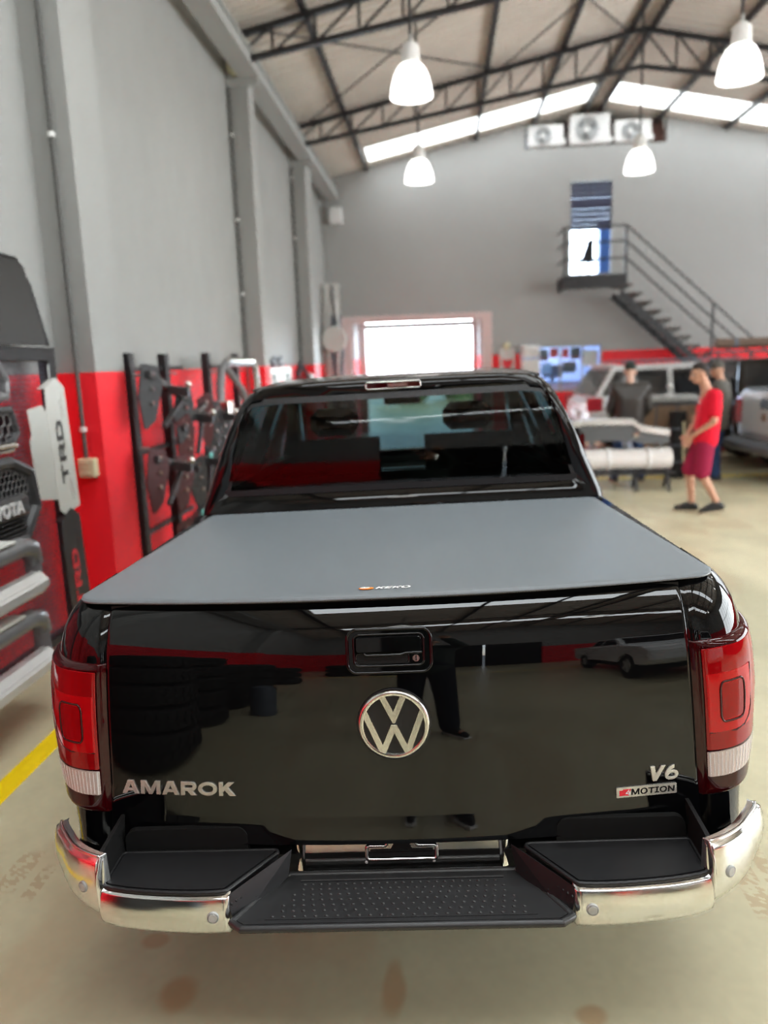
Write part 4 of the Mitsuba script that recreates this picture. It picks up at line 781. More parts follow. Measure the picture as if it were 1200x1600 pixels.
# silver bumper bars, low on the display
prin('bar_silver', (.68, .68, .67), .3, metal=.45)
def bull(yE, zt, zb, x, lab):
    t = thing('bumper_bar', lab, 'bumper bar'); H = zt - zb; r = .05
    def bargeo(z, z2, y0, y1, w, h): return cbox(x - w, x + w, y0, y1, z, z2, .015)
    add('upper_bar', tube([(x, 2.0, zt - .05), (x, yE - .18, zt - .05), (x - .01, yE - .06, zt - .08), (x - .03, yE, zt - .17)], [.055, .055, .055, .05], 10), 'gloss_grey', t, 40)
    add('end_bracket', hull([(x - .06, yE - .05, zt - .12), (x - .02, yE + .03, zt - .14), (x - .06, yE - .05, zb + .06), (x - .02, yE + .03, zb + .08), (x + .03, yE - .03, zt - .15), (x + .03, yE - .03, zb + .07)]), 'gloss_grey', t)
    add('lower_bar', cbox(x - .07, x + .07, 2.0, yE, zb, zb + .125, .045), 'bar_silver', t)
    add('lower_trim', cbox(x + .05, x + .085, 2.05, yE - .12, zb + .03, zb + .095, .012), 'bar_silver', t)
    add('top_plate', cbox(x - .05, x + .05, 2.2, yE - .28, zt - .004, zt + .012, .004), 'plate_white', t)
    for y in (2.4, 3.4): add('wall_bracket', bar((x - .03, y, zb + .06), (XM + .01, y, zb + .06), .05), 'black_steel', t)
bull(3.98, 1.04, .70, -2.25, 'silver and grey bumper bar, the upper one low on the left wall')
bull(3.98, .64, .26, -2.25, 'silver and grey bumper bar, the lower one near the floor')
# racks further along the wall
def rack(ys, zt, lab):
    t = thing('parts_rack', lab, 'rack')
    for y in ys: add('post', cbox(-2.60, -2.52, y - .05, y + .05, 0, zt), 'black_steel', t)
    for z in (.5, 1.2, 1.9): add('cross_bar', cbox(-2.60, -2.55, ys[0] - .0, ys[-1] + .5, z - .02, z + .02), 'black_steel', t)
    add('foot', cbox(-2.62, -2.2, ys[0] - .05, ys[0] + .05, 0, .05), 'black_steel', t); add('foot', cbox(-2.62, -2.2, ys[-1] - .05, ys[-1] + .05, 0, .05), 'black_steel', t)
    for y in ys:
        for z in (1.25, 1.85): add('peg', cyl((-2.55, y, z), (-2.45, y, z), .012, 6), 'galvanised', t)
rack((6.22, 7.05), 2.03, 'tall black rack hung with tow bars behind the nearest pillar')
rack((8.35, 9.55), 2.05, 'second black rack carrying chrome roll bars')
prin('dark_red_plate', (.05, .006, .008), .4); prin('teal_tag', (.1, .45, .40), .5)
def towbar(y, z, L, lean, mt, lab, tag=None):
    t = thing('tow_bar', lab, 'tow bar', None); x = -2.34; c, s = math.cos(lean), math.sin(lean); eu, ev = V([0, c, s]), V([0, -s, c]); o = V([x, y, z])
    add('cross_tube', bar(o - eu * L / 2, o + eu * L / 2, .055), 'dark_steel', t)
    pp_ = Polygon([(-.10, .06), (.07, .08), (.12, -.06), (.04, -.34), (-.06, -.42), (-.13, -.2)]).buffer(.02)
    for k, q in enumerate((-L * .42, L * .42)):
        add('side_plate', place(ext(pp_, .012), o + eu * q, V([.3, c, s]) / math.hypot(.3, 1), ev, np.cross(V([.3, c, s]) / math.hypot(.3, 1), ev)), mt, t)
        for dz in (.02, -.1, -.22): add('bolt', place(lathe([(0, .02), (.018, .02), (.018, 0)], 8), o + eu * (q - .0) + ev * dz + V([.015, 0, 0]), EXL, EYL, EZL), 'badge_chrome', t)
    add('receiver', bar(o - ev * .02, o + V([.18, 0, -.05]), .07), 'dark_steel', t)
    add('ball', place(trimesh.creation.icosphere(2, .03), o + V([.18, 0, .02]), EXL, EYL, EZL), 'badge_chrome', t, True)
    add('strut', bar(o + eu * L * .35 - ev * .05, o - eu * L * .1 - ev * .36, .035), 'dark_steel', t)
    if tag: add('tag', cbox(x + .03, x + .04, y + L * .1, y + L * .1 + .09, z - .02, z + .04, .004), 'teal_tag', t)
towbar(6.50, 1.74, .95, -.25, 'black_steel', 'grey tow bar highest on the first rack', None)
towbar(7.15, 1.46, .8, .25, 'dark_red_plate', 'tow bar with dark plates in the middle of the first rack')
towbar(6.42, 1.10, .75, -.2, 'dark_red_plate', 'tow bar with large dark plates low on the first rack')
towbar(7.35, 1.02, .6, .22, 'black_steel', 'grey tow bar with teal tag low on the first rack', True)
towbar(6.95, .52, .8, .18, 'dark_red_plate', 'lowest tow bar with teal tag on the first rack', True)
towbar(7.95, 1.42, .35, -.3, 'black_steel', 'small tow bar at the left end of the second rack')
towbar(8.45, .62, .5, .3, 'black_steel', 'tow bar below the chrome roll bars')
towbar(9.4, .60, .6, .2, 'dark_red_plate', 'tow bar at the right end of the second rack')
def rollbar(y0, y1, z0, z1, x, lab, mt='badge_chrome'):
    t = thing('roll_bar', lab, 'roll bar'); w = y1 - y0
    add('hoop', tube([(x, y0, z0), (x, y0 + .03, z1 - .25), (x, y0 + .12, z1 - .07), (x, y0 + .28, z1), (x, y1 - .28, z1), (x, y1 - .12, z1 - .06), (x, y1 - .02, z1 - .2), (x, y1, z0)], .045, 10), 'gloss_grey', t, True)
    add('strut', tube([(x + .02, y0 + .2, z1 - .03), (x + .1, y0 + .55, z0 + .25), (x + .12, y0 + .75, z0)], .04, 8), 'gloss_grey', t, True)
    add('strut', tube([(x + .02, y1 - .2, z1 - .03), (x + .1, y1 - .5, z0 + .2), (x + .12, y1 - .65, z0 - .02)], .035, 8), mt, t, True)
    add('top_pad', tube([(x + .02, y0 + .3, z1 + .03), (x + .02, y1 - .3, z1 + .03)], .04, 8), mt, t, True)
    add('foot_plate', cbox(x - .06, x + .12, y0 - .1, y0 + .08, z0 - .04, z0 + .16, .01), mt, t)
rollbar(8.15, 9.9, 1.38, 1.93, -2.37, 'chrome and grey roll bar on top of the second rack')
rollbar(8.3, 9.8, .92, 1.27, -2.40, 'lower roll bar with chrome struts on the second rack')
db = solo('display_board', cbox(-2.78, -2.74, 12.2, 14.1, 1.45, 1.86, .006), 'white_enamel', 'white display board with red and black emblems beyond the second pillar', 'board')
for y, mt in ((12.6, 'plate_black'), (13.15, 'red_print'), (13.7, 'plate_black')): add('emblem', place(ext(Polygon([(-.14, .10), (.14, .10), (.17, 0), (0, -.14), (-.17, 0)]).difference(Point(0, .0).buffer(.05)) if mt != 'red_print' else Point(0, 0).buffer(.12), .006), (-2.74, y, 1.66), EXL, EYL, EZL), mt, db)
for i, (y, l) in enumerate(((12.45, 'left'), (12.95, 'middle'))): solo('clamp_part', cat([cbox(-2.80, -2.66, y - .12, y + .12, 1.87, 1.93), cyl((-2.72, y - .15, 1.96), (-2.72, y + .2, 2.02), .03, 8)]), 'slate', f'small dark part on the {l} of the white display board', 'car part')
shf = thing('parts_shelf', 'narrow shelf with a black tripod part behind the white display board', 'shelf')
add('board', cbox(-2.85, -2.55, 14.2, 15.4, 1.50, 1.54), 'black_steel', shf)
for a in (0, 2.1, 4.2): add('arm', bar((-2.66, 14.6, 1.95), (-2.66 + .1 * math.cos(a), 14.6 + .3 * math.cos(a), 1.62 + .1 * math.sin(a)), .05), 'black_steel', shf)
solo('exhaust_pipe', tube([(-2.6, 14.95, 1.64), (-2.58, 15.15, 1.64), (-2.6, 15.36, 1.65)], [.05, .09, .05], 10), 'white_enamel', 'white silencer lying on the narrow wall shelf', 'exhaust', smooth=True)
# pale pipes and a reel hung in the back left corner
pb = thing('hose_rack', 'pale hoses and pipes hanging in the back left corner', 'hose rack')
for k in range(6):
    x = -2.74 + .07 * k; zz = np.linspace(3.7 - .35 * (k % 3), .6, 14); add('hose', tube(np.c_[x + .035 * np.sin(zz * 4 + k), np.full(14, 18.72 + .04 * (k % 2)), zz], .032, 7), ('plate_white', 'white_enamel', 'slate')[k % 3] if k != 3 else 'gloss_grey', pb, True)
add('back_board', cbox(-2.84, -2.40, 18.8, 18.84, .3, 3.75), 'plate_white', pb)
rl = solo('hose_reel', place(cat([lathe([(.05, 0), (.28, 0), (.30, .03), (.28, .06), (.05, .06)], 28), lathe([(.05, .16), (.28, .16), (.30, .19), (.28, .22), (.05, .22)], 28), lathe([(0, 0), (.2, .0), (.2, .2), (0, .22)], 24)]), (-2.52, 18.55, 2.45), (1, 0, 0), (0, 0, 1), (0, -1, 0)), 'plate_white', 'round whitish hose reel in the back left corner', 'hose reel', smooth=30)
add('coil', place(cat([trimesh.creation.torus(.20 + .02 * (i % 3), .02, 28, 8) for i in range(3)]), (-2.52, 18.44, 2.45), (1, 0, 0), (0, 0, 1), (0, -1, 0)), 'pale_cream', rl, True)
# ------------------------------------------------------------------ other vehicles in the shed (local frame: x forward, y left, z up)
prin('white_car', (.68, .69, .70), .18, .5, cc=1.); prin('silver_car', (.60, .60, .61), .25, .5, metal=.15, cc=1.); prin('black_glass', (.012, .013, .015), .06, .6); prin('tail_red', (.40, .01, .02), .12, .5, cc=1.); prin('grey_plastic', (.09, .095, .10), .5)
def resample(poly, n=64):
    r = poly.exterior; return V([r.interpolate(t, normalized=True).coords[0] for t in np.linspace(0, 1, n, endpoint=False)])
def slab(poly, W, tumble=0., zb=0., zt=1., round_=.03, rad=.05):
    p = resample(poly.buffer(-rad).buffer(rad), 72); c = p.mean(0); S = []
    for w, k in ((-1, round_ * 1.6), (-.985, round_ * .8), (-.95, round_ * .25), (-.88, 0), (-.4, 0), (.4, 0), (.88, 0), (.95, round_ * .25), (.985, round_ * .8), (1, round_ * 1.6)):
        q = p + (c - p) / np.maximum(.2, np.linalg.norm(c - p, axis=1, keepdims=True)) * k
        S.append(np.c_[q[:, 0], w * W / 2 * (1 - tumble * np.clip((q[:, 1] - zb) / (zt - zb), 0, 1)), q[:, 1]])
    m = loft(S); return m
def vehicle(name, lab, o, deg, L, W, body, house, paint, zb, zt, wheels, glassy=True, doors=(), R=.37):
    t = thing(name, lab, name.replace('_', ' ').replace('off road vehicle', 'off-road vehicle')); a = math.radians(deg)
    M = V([[math.cos(a), -math.sin(a), 0, o[0]], [math.sin(a), math.cos(a), 0, o[1]], [0, 0, 1, 0], [0, 0, 0, 1.]])
    def p(nm, m, mt, par=None, sm=False, lb=None): return add(nm, xf(m, M), mt, par or t, sm, lb)
    b = man(slab(Polygon(body), W))
    for u in wheels: b -= man(cyl((u, -W, R), (u, W, R), R + .06, 28))
    p('body', unman(b), paint, None, 30)
    p('underbody', box(wheels[0] - .3, wheels[1] + .3, -W * .38, W * .38, .22, .5), 'matte_black')
    p('cabin', slab(Polygon(house), W * .97, .17, zb, zt, .01, .04), paint, None, 30)
    hs = lambda z: W * .485 * (1 - .17 * np.clip((z - zb) / (zt - zb), 0, 1)); hp = Polygon(house); cuts = [0] + list(doors) + [L]
    for s in (-1, 1):
        for a0, a1 in zip(cuts[:-1], cuts[1:]):
            w = hp.buffer(-.085).intersection(_sb(a0 + .05, zb + .03, a1 - .05, zt)).buffer(-.03).buffer(.03)
            for g in getattr(w, 'geoms', [w]):
                if g.is_empty or g.area < .03: continue
                m = ext(g, .012); v = m.vertices; m = TM(np.c_[v[:, 0], s * (hs(v[:, 1]) - .006 + v[:, 2]), v[:, 1]], m.faces if s < 0 else m.faces[:, ::-1]); p('side_window', m, 'black_glass')
        for d in doors: p('door_handle', cbox(d - .22, d - .04, s * W * .5 - .01, s * W * .5 + .025, zb - .12, zb - .085, .008), paint)
    tops = sorted(q for q in house if q[1] > zt - .12); lows = sorted(q for q in house if q[1] < zb + .05)
    for (a0, a1, k, nm) in ((lows[0], tops[0], -1, 'rear_window'), (lows[-1], tops[-1], 1, 'windscreen')):
        A_, B_ = V(a0), V(a1); q0, q1 = A_ + (B_ - A_) * .14, A_ + (B_ - A_) * .88; nr = V([-(B_ - A_)[1], (B_ - A_)[0]]); nr /= np.linalg.norm(nr); nr = nr if nr[0] * k > 0 else -nr
        p(nm, hull([(q[0] + nr[0] * o_, s * (hs(q[1]) - .09), q[1] + nr[1] * o_) for q in (q0, q1) for o_ in (-.01, .014) for s in (-1, 1)]), 'black_glass')
    for u in wheels:
        for s in (-1, 1):
            Q = V([[1, 0, 0, u], [0, 0, s, s * (W / 2 - .12)], [0, 1, 0, R], [0, 0, 0, 1.]])
            w = p('wheel', xf(lathe([(.2, -.1), (R - .03, -.11), (R, -.07), (R, .07), (R - .03, .11), (.2, .1)], 28), Q), 'rubber', None, 30)
            p('rim', xf(lathe([(0, .09), (.07, .09), (.18, .06), (.22, .10), (.22, -.1), (0, -.1)], 20), Q), 'silver_paint', w, 30)
            for k in range(5):
                aa = k * 1.2566; p('spoke', xf(hull([(.05 * math.cos(aa + d), .05 * math.sin(aa + d), z) for d in (-.6, .6) for z in (.08, .105)] + [(.21 * math.cos(aa + d), .21 * math.sin(aa + d), z) for d in (-.15, .15) for z in (.08, .105)]), Q), 'silver_paint', w)
    return t, p
# white suv, rear end to the left
t, p = vehicle('suv', 'white suv parked in front of the far red wall, rear end to the left', (2.62, 15.55), 4, 4.7, 1.9,
    [(0, .42), (.02, .75), (.06, 1.06), (4.0, 1.08), (4.5, 1.0), (4.7, .78), (4.7, .4), (4.4, .28), (.25, .30)], [(.10, 1.04), (.5, 1.66), (3.0, 1.68), (3.85, 1.04)], 'white_car', 1.04, 1.68, (.95, 3.7), doors=(1.55, 2.55))
for s in (-1, 1):
    p('tail_light', cbox(-.02, .28, s * .93 - .04, s * .93 + .04, .84, 1.10, .03), 'tail_red'); p('roof_rail', tube([(.7, s * .66, 1.71), (.8, s * .66, 1.745), (2.9, s * .66, 1.745), (3.0, s * .66, 1.71)], .016, 8), 'slate', None, True)
p('rear_bumper', cbox(-.09, .2, -.88, .88, .36, .62, .06), 'grey_plastic'); p('number_plate', cbox(-.035, .02, -.24, .24, .72, .83, .01), 'white_enamel')
p('mirror', cbox(3.2, 3.35, -1.10, -.92, 1.05, 1.22, .03), 'white_car'); p('rear_spoiler', cbox(.38, .6, -.7, .7, 1.66, 1.70, .015), 'white_car')
# silver pickup on the right, tailgate towards the room
t, p = vehicle('pickup_truck', 'silver pickup cut by the right edge, its tailgate and grey bumper in view', (4.52, 11.2), 4, 5.1, 1.86,
    [(0, .62), (.0, 1.28), (.04, 1.32), (1.5, 1.32), (1.52, 1.27), (3.6, 1.22), (4.6, 1.12), (5.05, .98), (5.1, .55), (4.8, .42), (.3, .48)], [(1.6, 1.24), (1.72, 1.80), (2.9, 1.84), (3.75, 1.22)], 'silver_car', 1.24, 1.84, (1.05, 4.1), doors=(2.4,), R=.40)
p('tailgate', cbox(-.025, .03, -.72, .72, .68, 1.30, .02), 'silver_car'); p('tailgate_handle', cbox(-.04, -.01, -.12, .12, 1.06, 1.20, .015), 'slate'); p('emblem', place(lathe([(0, .012), (.05, .012), (.06, 0)], 20), (-.025, 0, .94), (0, -1, 0), (0, 0, 1), (-1, 0, 0)), 'worn_wood')
for s in (-1, 1): p('tail_light', cbox(-.02, .16, s * .84 - .10, s * .84 + .10, .80, 1.2, .03), 'tail_red')
p('rear_bumper', cbox(-.22, .06, -.90, .90, .44, .60, .05), 'grey_plastic'); p('bumper_end', cbox(-.14, .25, .70, .96, .40, .62, .06), 'grey_plastic'); p('bumper_end', cbox(-.14, .25, -.96, -.70, .40, .62, .06), 'white_enamel')
p('bed_cover', cbox(.05, 1.52, -.78, .78, 1.31, 1.335, .01), 'vinyl'); p('roll_bar', tube([(1.3, -.72, 1.3), (1.42, -.66, 1.66), (1.45, -.5, 1.74), (1.45, .5, 1.74), (1.42, .66, 1.66), (1.3, .72, 1.3)], .04, 10), 'satin_black', None, True)
# dark off-roader with an awning bag on its roof rack
t, p = vehicle('off_road_vehicle', 'black off-road vehicle behind the silver pickup with a brown roll on its roof', (4.55, 13.45), 2, 4.4, 1.8,
    [(0, .55), (0, 1.15), (.05, 1.20), (3.2, 1.18), (4.2, 1.12), (4.38, .95), (4.38, .5), (4.1, .42), (.3, .45)], [(.04, 1.16), (.12, 1.74), (2.5, 1.76), (3.1, 1.16)], 'car_paint', 1.16, 1.76, (.85, 3.45), doors=(1.2, 2.1), R=.40)
p('spare_wheel', xf(lathe([(0, .1), (.2, .12), (.34, .10), (.37, .04), (.37, -.08), (0, -.08)], 28), V([[0, 0, -1, -.10], [1, 0, 0, -.1], [0, 1, 0, .95], [0, 0, 0, 1.]])), 'rubber', None, 30)
p('roof_rack', cat([bar((.1, s * .68, 1.86), (2.5, s * .68, 1.86), .035) for s in (-1, 1)] + [bar((u, -.68, 1.86), (u, .68, 1.86), .03) for u in (.15, .9, 1.7, 2.45)] + [bar((u, s * .66, 1.74), (u, s * .66, 1.86), .03) for u in (.3, 2.3) for s in (-1, 1)]), 'black_steel')
prin('brown_canvas', (.13, .085, .06), .75)
aw = solo('awning_roll', cat([cyl((4.30, 12.72, 1.99), (7.2, 12.82, 2.0), .075, 16)]), 'brown_canvas', 'brown rolled awning along the roof of the black off-road vehicle', 'awning', smooth=40)
for x in (4.6, 5.6, 6.6): add('strap', place(lathe([(.076, -.03), (.083, -.03), (.083, .03), (.076, .03)], 16), (x, 12.75 + (x - 4.3) * .034 - .03, 1.99), (0, 0, 1), (0, 1, 0), (1, 0, 0)), 'slate', aw)
# workbench with wrapped panel and loose bumper, tool bench, upright roll
wb = thing('trestle', 'low steel trestle under the white wrapped roll', 'trestle')
for x in (2.12, 2.68, 3.12): add('leg', cat([bar((x, 10.9, .27), (x - .02, 10.75, 0), .04), bar((x, 10.95, .27), (x + .02, 11.15, 0), .04)]), 'black_steel', wb)
add('beam', cbox(1.98, 3.2, 10.8, 11.1, .23, .262), 'black_steel', wb)
wr_ = lambda U, W: (1.95 + 1.22 * U, 10.95 + (.15 + .012 * np.sin(U * 23)) * np.cos(W) , .435 + (.155 + .012 * np.sin(U * 31 + 1)) * np.sin(W))
prin('wrap_white', (.70, .67, .64), .6)
rl_ = solo('wrapped_roll', unman(m3.Manifold.batch_boolean([man(loft([np.c_[np.full(24, 1.95 + 1.22 * u), 10.95 + r * np.cos(np.linspace(0, 2 * math.pi, 25)[:-1]) * .98, .435 + r * np.sin(np.linspace(0, 2 * math.pi, 25)[:-1]) * .95] for u, r in [(0, .12), (.01, .15), (.2, .158), (.45, .15), (.7, .155), (.9, .165), (.985, .16), (1, .13)]]))], m3.OpType.Add)), 'wrap_white', 'long white wrapped roll lying on the low trestle', 'roll', smooth=50)
for x in (2.3, 2.85): add('tape_band', place(lathe([(.158, -.02), (.167, -.02), (.167, .02), (.158, .02)], 24), (x, 10.95, .435), (0, 0, 1), (0, 1, 0), (1, 0, 0)), 'white_print', rl_)
lb = thing('loose_bumper', 'silver and black car bumper lying on the white wrapped roll', 'bumper')
bpz = [(1.78, .97, .80), (1.95, 1.0, .70), (2.2, 1.0, .70), (2.62, .99, .70), (2.72, .90, .66), (2.9, .86, .65), (3.12, .83, .65)]
def bsec(x, zt, zb, y0, y1): return V([(x, y0, zb), (x, y1, zb), (x, y1, zt), (x, (y0 + y1) / 2, zt + .02), (x, y0, zt)])
add('face', loft([bsec(x, zt - .06, zb, 10.86 + .10 * (1 - math.cos((x - 2.45) * 1.1)), 10.98 + .10 * (1 - math.cos((x - 2.45) * 1.1))) for x, zt, zb in bpz]), 'grey_plastic', lb, 30)
add('top_trim', loft([bsec(x, zt, zt - .07, 10.83 + .10 * (1 - math.cos((x - 2.45) * 1.1)), 11.0 + .10 * (1 - math.cos((x - 2.45) * 1.1))) for x, zt, zb in bpz]), 'bar_silver', lb, 30)
for x in (2.05, 2.5, 3.0): add('support', cbox(x, x + .05, 10.9, 10.98, .604, .70), 'grey_plastic', lb)
add('fog_light', place(lathe([(0, .015), (.03, .012), (.04, 0)], 16), (2.66, 10.85, .78), (1, 0, 0), (0, 0, 1), (0, -1, 0)), 'badge_chrome', lb, 30)
tbn = thing('tool_bench', 'grey topped tool bench with brown doors behind the men', 'tool bench')
add('top', cbox(2.95, 3.98, 12.25, 12.85, 1.13, 1.21, .01), 'grey_steel', tbn); add('carcass', cbox(3.0, 3.94, 12.32, 12.8, .05, 1.13), 'slate', tbn)
for x in (3.02, 3.33, 3.64): add('door', cbox(x, x + .28, 12.30, 12.325, .1, 1.08, .006), 'worn_wood', tbn); add('knob', trimesh.creation.icosphere(1, .02).apply_translation((x + .24, 12.29, .6)), 'galvanised', tbn)
add('foot', box(3.02, 3.92, 12.34, 12.78, 0, .06), 'matte_black', tbn)
solo('bench_lamp', cat([cyl((3.56, 12.55, 1.21), (3.56, 12.55, 1.24), .06, 14), cyl((3.56, 12.55, 1.23), (3.56, 12.5, 1.34), .015, 8), trimesh.creation.icosphere(2, .05).apply_translation((3.56, 12.48, 1.36))]), 'white_enamel', 'small white lamp on the tool bench', 'lamp')
ur = thing('upright_roll', 'tall dark rubber piece with a yellow-green strap, standing by the man in red', 'rubber roll')
add('body', unman(man(cyl((3.55, 12.0, 0), (3.55, 12.0, 1.0), .125, 24)) - man(cyl((3.55, 12.0, .05), (3.55, 12.0, 1.2), .06, 16))), 'rubber', ur, 30)
for z in (.25, .5, .75): add('band', lathe([(.126, -.01), (.132, -.01), (.132, .01), (.126, .01)], 24, (3.55, 12.0, z)), 'slate', ur)
add('strap', tube([(3.60, 11.865, .86), (3.62, 11.865, .6), (3.61, 11.865, .4), (3.66, 11.875, .02)], .02, 8), 'pale_cream', ur, True)

# ------------------------------------------------------------------ people
prin('skin', (.55, .30, .20), .5, .4); prin('skin_pale', (.60, .38, .29), .5, .4); prin('hair_dark', (.018, .012, .010), .7); prin('red_cloth', (.72, .012, .035), .8, .2); prin('wine_cloth', (.30, .016, .055), .8, .2); prin('jeans', (.022, .045, .11), .8, .2); prin('leather', (.035, .030, .027), .38, .5); prin('grey_cloth', (.10, .095, .085), .8, .2); prin('cap_green', (.012, .022, .017), .8); prin('shoe_black', (.010, .010, .011), .6); prin('sole', (.45, .36, .25), .7); prin('navy_cloth', (.010, .012, .018), .85, .2); prin('eye_white', (.7, .68, .65), .3)
def sph(p, r): return m3.Manifold.sphere(r, 14).translate([float(x) for x in p])
def chain(pts): return [m3.Manifold.batch_hull([sph(a, ra), sph(b, rb)]) for (a, ra), (b, rb) in zip(pts[:-1], pts[1:])]
def skinm(ms, edge=.02, it=6):
    m = m3.Manifold.batch_boolean(ms, m3.OpType.Add).refine_to_length(edge); q = m.to_mesh(); t = trimesh.Trimesh(q.vert_properties[:, :3], q.tri_verts, process=True)
    trimesh.smoothing.filter_taubin(t, .5, .53, it); return t
def person(lab, o, deg, J, dress, group=None):
    """J: joints in a frame x right, y ahead, z up. dress(add part) puts the clothes on."""
    t = thing('person', lab, 'person'); a = math.radians(deg); M = V([[math.cos(a), -math.sin(a), 0, o[0]], [math.sin(a), math.cos(a), 0, o[1]], [0, 0, 1, o[2] if len(o) > 2 else 0], [0, 0, 0, 1.]])
    def p(nm, m, mt, par=None, sm=True, lb=None): return add(nm, xf(m, M), mt, par or t, sm, lb)
    h = V(J['head']); hd = V(J.get('look', (0, 1, 0)), float); hd /= np.linalg.norm(hd); rt = np.cross(hd, [0, 0, 1.]); rt /= np.linalg.norm(rt); up = np.cross(rt, hd)
    H = lambda x, y, z: h + rt * x + hd * y + up * z
    ms = [m3.Manifold.batch_hull([sph(H(0, -.015, .045), .080), sph(H(0, .02, .03), .072), sph(H(0, .045, -.055), .040), sph(H(0, -.01, -.03), .062)])]
    ms += [m3.Manifold.batch_hull([sph(H(0, .088, .015), .008), sph(H(0, .108, -.018), .012), sph(H(0, .085, -.03), .014)])]   # nose
    ms += [m3.Manifold.batch_hull([sph(H(s * .012, .083, -.058), .008), sph(H(-s * .012, .083, -.058), .008)]) for s in (1,)]
    ms += [m3.Manifold.batch_hull([sph(H(s * .080, -.01, .02), .014), sph(H(s * .078, -.005, -.02), .010)]) for s in (-1, 1)]
    nk = V(J['neck']); ms += chain([(H(0, -.02, -.05), .052), (nk, .058), (V(J['chest']), .10)])
    ms += [m3.Manifold.batch_hull([sph(J['shR'], .055), sph(J['shL'], .055), sph(V(J['chest']) + [.07, 0, -.05], .10), sph(V(J['chest']) - [.07, 0, .05], .10)]),
           m3.Manifold.batch_hull([sph(V(J['chest']) + [.07, 0, -.05], .10), sph(V(J['chest']) - [.07, 0, .05], .10), sph(V(J['pelvis']) + [.06, 0, .05], .105), sph(V(J['pelvis']) - [.06, 0, -.05], .105)]),
           m3.Manifold.batch_hull([sph(V(J['pelvis']) + [.06, 0, .05], .105), sph(V(J['pelvis']) - [.06, 0, -.05], .105), sph(J['hipR'], .085), sph(J['hipL'], .085)])]
    for s in 'RL':
        ms += chain([(J['sh' + s], .050), (J['el' + s], .037), (J['wr' + s], .026)])
        ms += chain([(J['hip' + s], .085), (J['kn' + s], .056), (J['an' + s], .036)])
        ms += chain([(J['an' + s], .036), (J['toe' + s], .034)])
        # hand: palm, four fingers, thumb
        w = V(J['wr' + s]); f = V(J['hand' + s], float) - w; f /= np.linalg.norm(f); sd = V(J.get('palm' + s, (1, 0, 0)), float); sd -= f * (sd @ f); sd /= np.linalg.norm(sd); nr = np.cross(sd, f)
        ms += [m3.Manifold.batch_hull([sph(w + f * .01, .022), sph(w + f * .085 + sd * .028, .013), sph(w + f * .085 - sd * .028, .013)])]
        for k, (q, ln) in enumerate(((-.03, .060), (-.01, .075), (.01, .080), (.03, .068))):
            a0 = w + f * .085 + sd * q; a1 = a0 + f * ln * .5 + nr * .012; a2 = a1 + f * ln * .38 + nr * .028; ms += chain([(a0, .010), (a1, .009), (a2, .008)])
        a0 = w + f * .03 + sd * .026; a1 = a0 + f * .035 + sd * .03; a2 = a1 + f * .035 + sd * .006 + nr * .012; ms += chain([(a0, .012), (a1, .010), (a2, .009)])
    b = p('body', skinm(ms, .016, 5), J.get('skin', 'skin'))
    for s in (-1, 1): p('eye', trimesh.creation.icosphere(2, .0115).apply_translation(H(s * .032, .078, .012)), 'eye_white', b); p('brow', tube([H(s * .018, .088, .032), H(s * .034, .086, .037), H(s * .05, .076, .032)], .005, 6), 'hair_dark', b)
    p('mouth', tube([H(-.022, .082, -.058), H(0, .090, -.060), H(.022, .082, -.058)], .0045, 6), 'red_cloth' if False else 'skin_pale', b)
    dress(p, J, H)
    return t
def hair(p, H, mt='hair_dark'):
    p('hair', skinm([m3.Manifold.batch_hull([sph(H(0, -.030, .062), .082), sph(H(0, .012, .088), .058), sph(H(0, -.050, .02), .064)]) - m3.Manifold.cube([.3, .3, .3], True).rotate([0, 0, 0]).translate([float(x) for x in H(0, .155, -.072)])], .015, 3), mt)
def cap(p, H, mt):
    p('cap', skinm([m3.Manifold.batch_hull([sph(H(0, -.015, .072), .088), sph(H(0, .01, .062), .080)]), m3.Manifold.batch_hull([sph(H(0, .06, .055), .015), sph(H(.055, .10, .045), .008), sph(H(-.055, .10, .045), .008), sph(H(0, .15, .04), .008)])], .015, 3), mt)
def torso(J, g, low=.0):
    c, q = V(J['chest']), V(J['pelvis'])
    return [m3.Manifold.batch_hull([sph(J['shR'], .066 + g), sph(J['shL'], .066 + g), sph(c + [.08, 0, -.05], .108 + g), sph(c - [.08, 0, .05], .108 + g), sph(c + [0, 0, .06], .07 + g)]),
            m3.Manifold.batch_hull([sph(c + [.08, 0, -.05], .108 + g), sph(c - [.08, 0, .05], .108 + g), sph(q + [.07, 0, .05 - low], .113 + g), sph(q - [.07, 0, -.05 + low], .113 + g)])]
def sleeves(J, g, full=True, q=.6):
    o = []
    for s in 'RL':
        a, b, c = V(J['sh' + s]), V(J['el' + s]), V(J['wr' + s]); o += chain([(a, .060 + g), (b, .048 + g), (b + (c - b) * .93, .038 + g)]) if full else chain([(a, .062 + g), (a + (b - a) * q, .056 + g)])
    return o
def legs(J, g, to=.95, kn=.0):
    q = V(J['pelvis']); o = [m3.Manifold.batch_hull([sph(q + [.065, 0, .05], .112 + g), sph(q - [.065, 0, -.05], .112 + g), sph(J['hipR'], .094 + g), sph(J['hipL'], .094 + g)])]
    for s in 'RL':
        h, k, a = V(J['hip' + s]), V(J['kn' + s]), V(J['an' + s])
        if to > 0: o += chain([(h, .094 + g), (k, .068 + g), (k + (a - k) * to, .056 + g)])
        else: o += chain([(h, .096 + g), (h + (k - h) * (1 + to), .086 + g)])
    return o
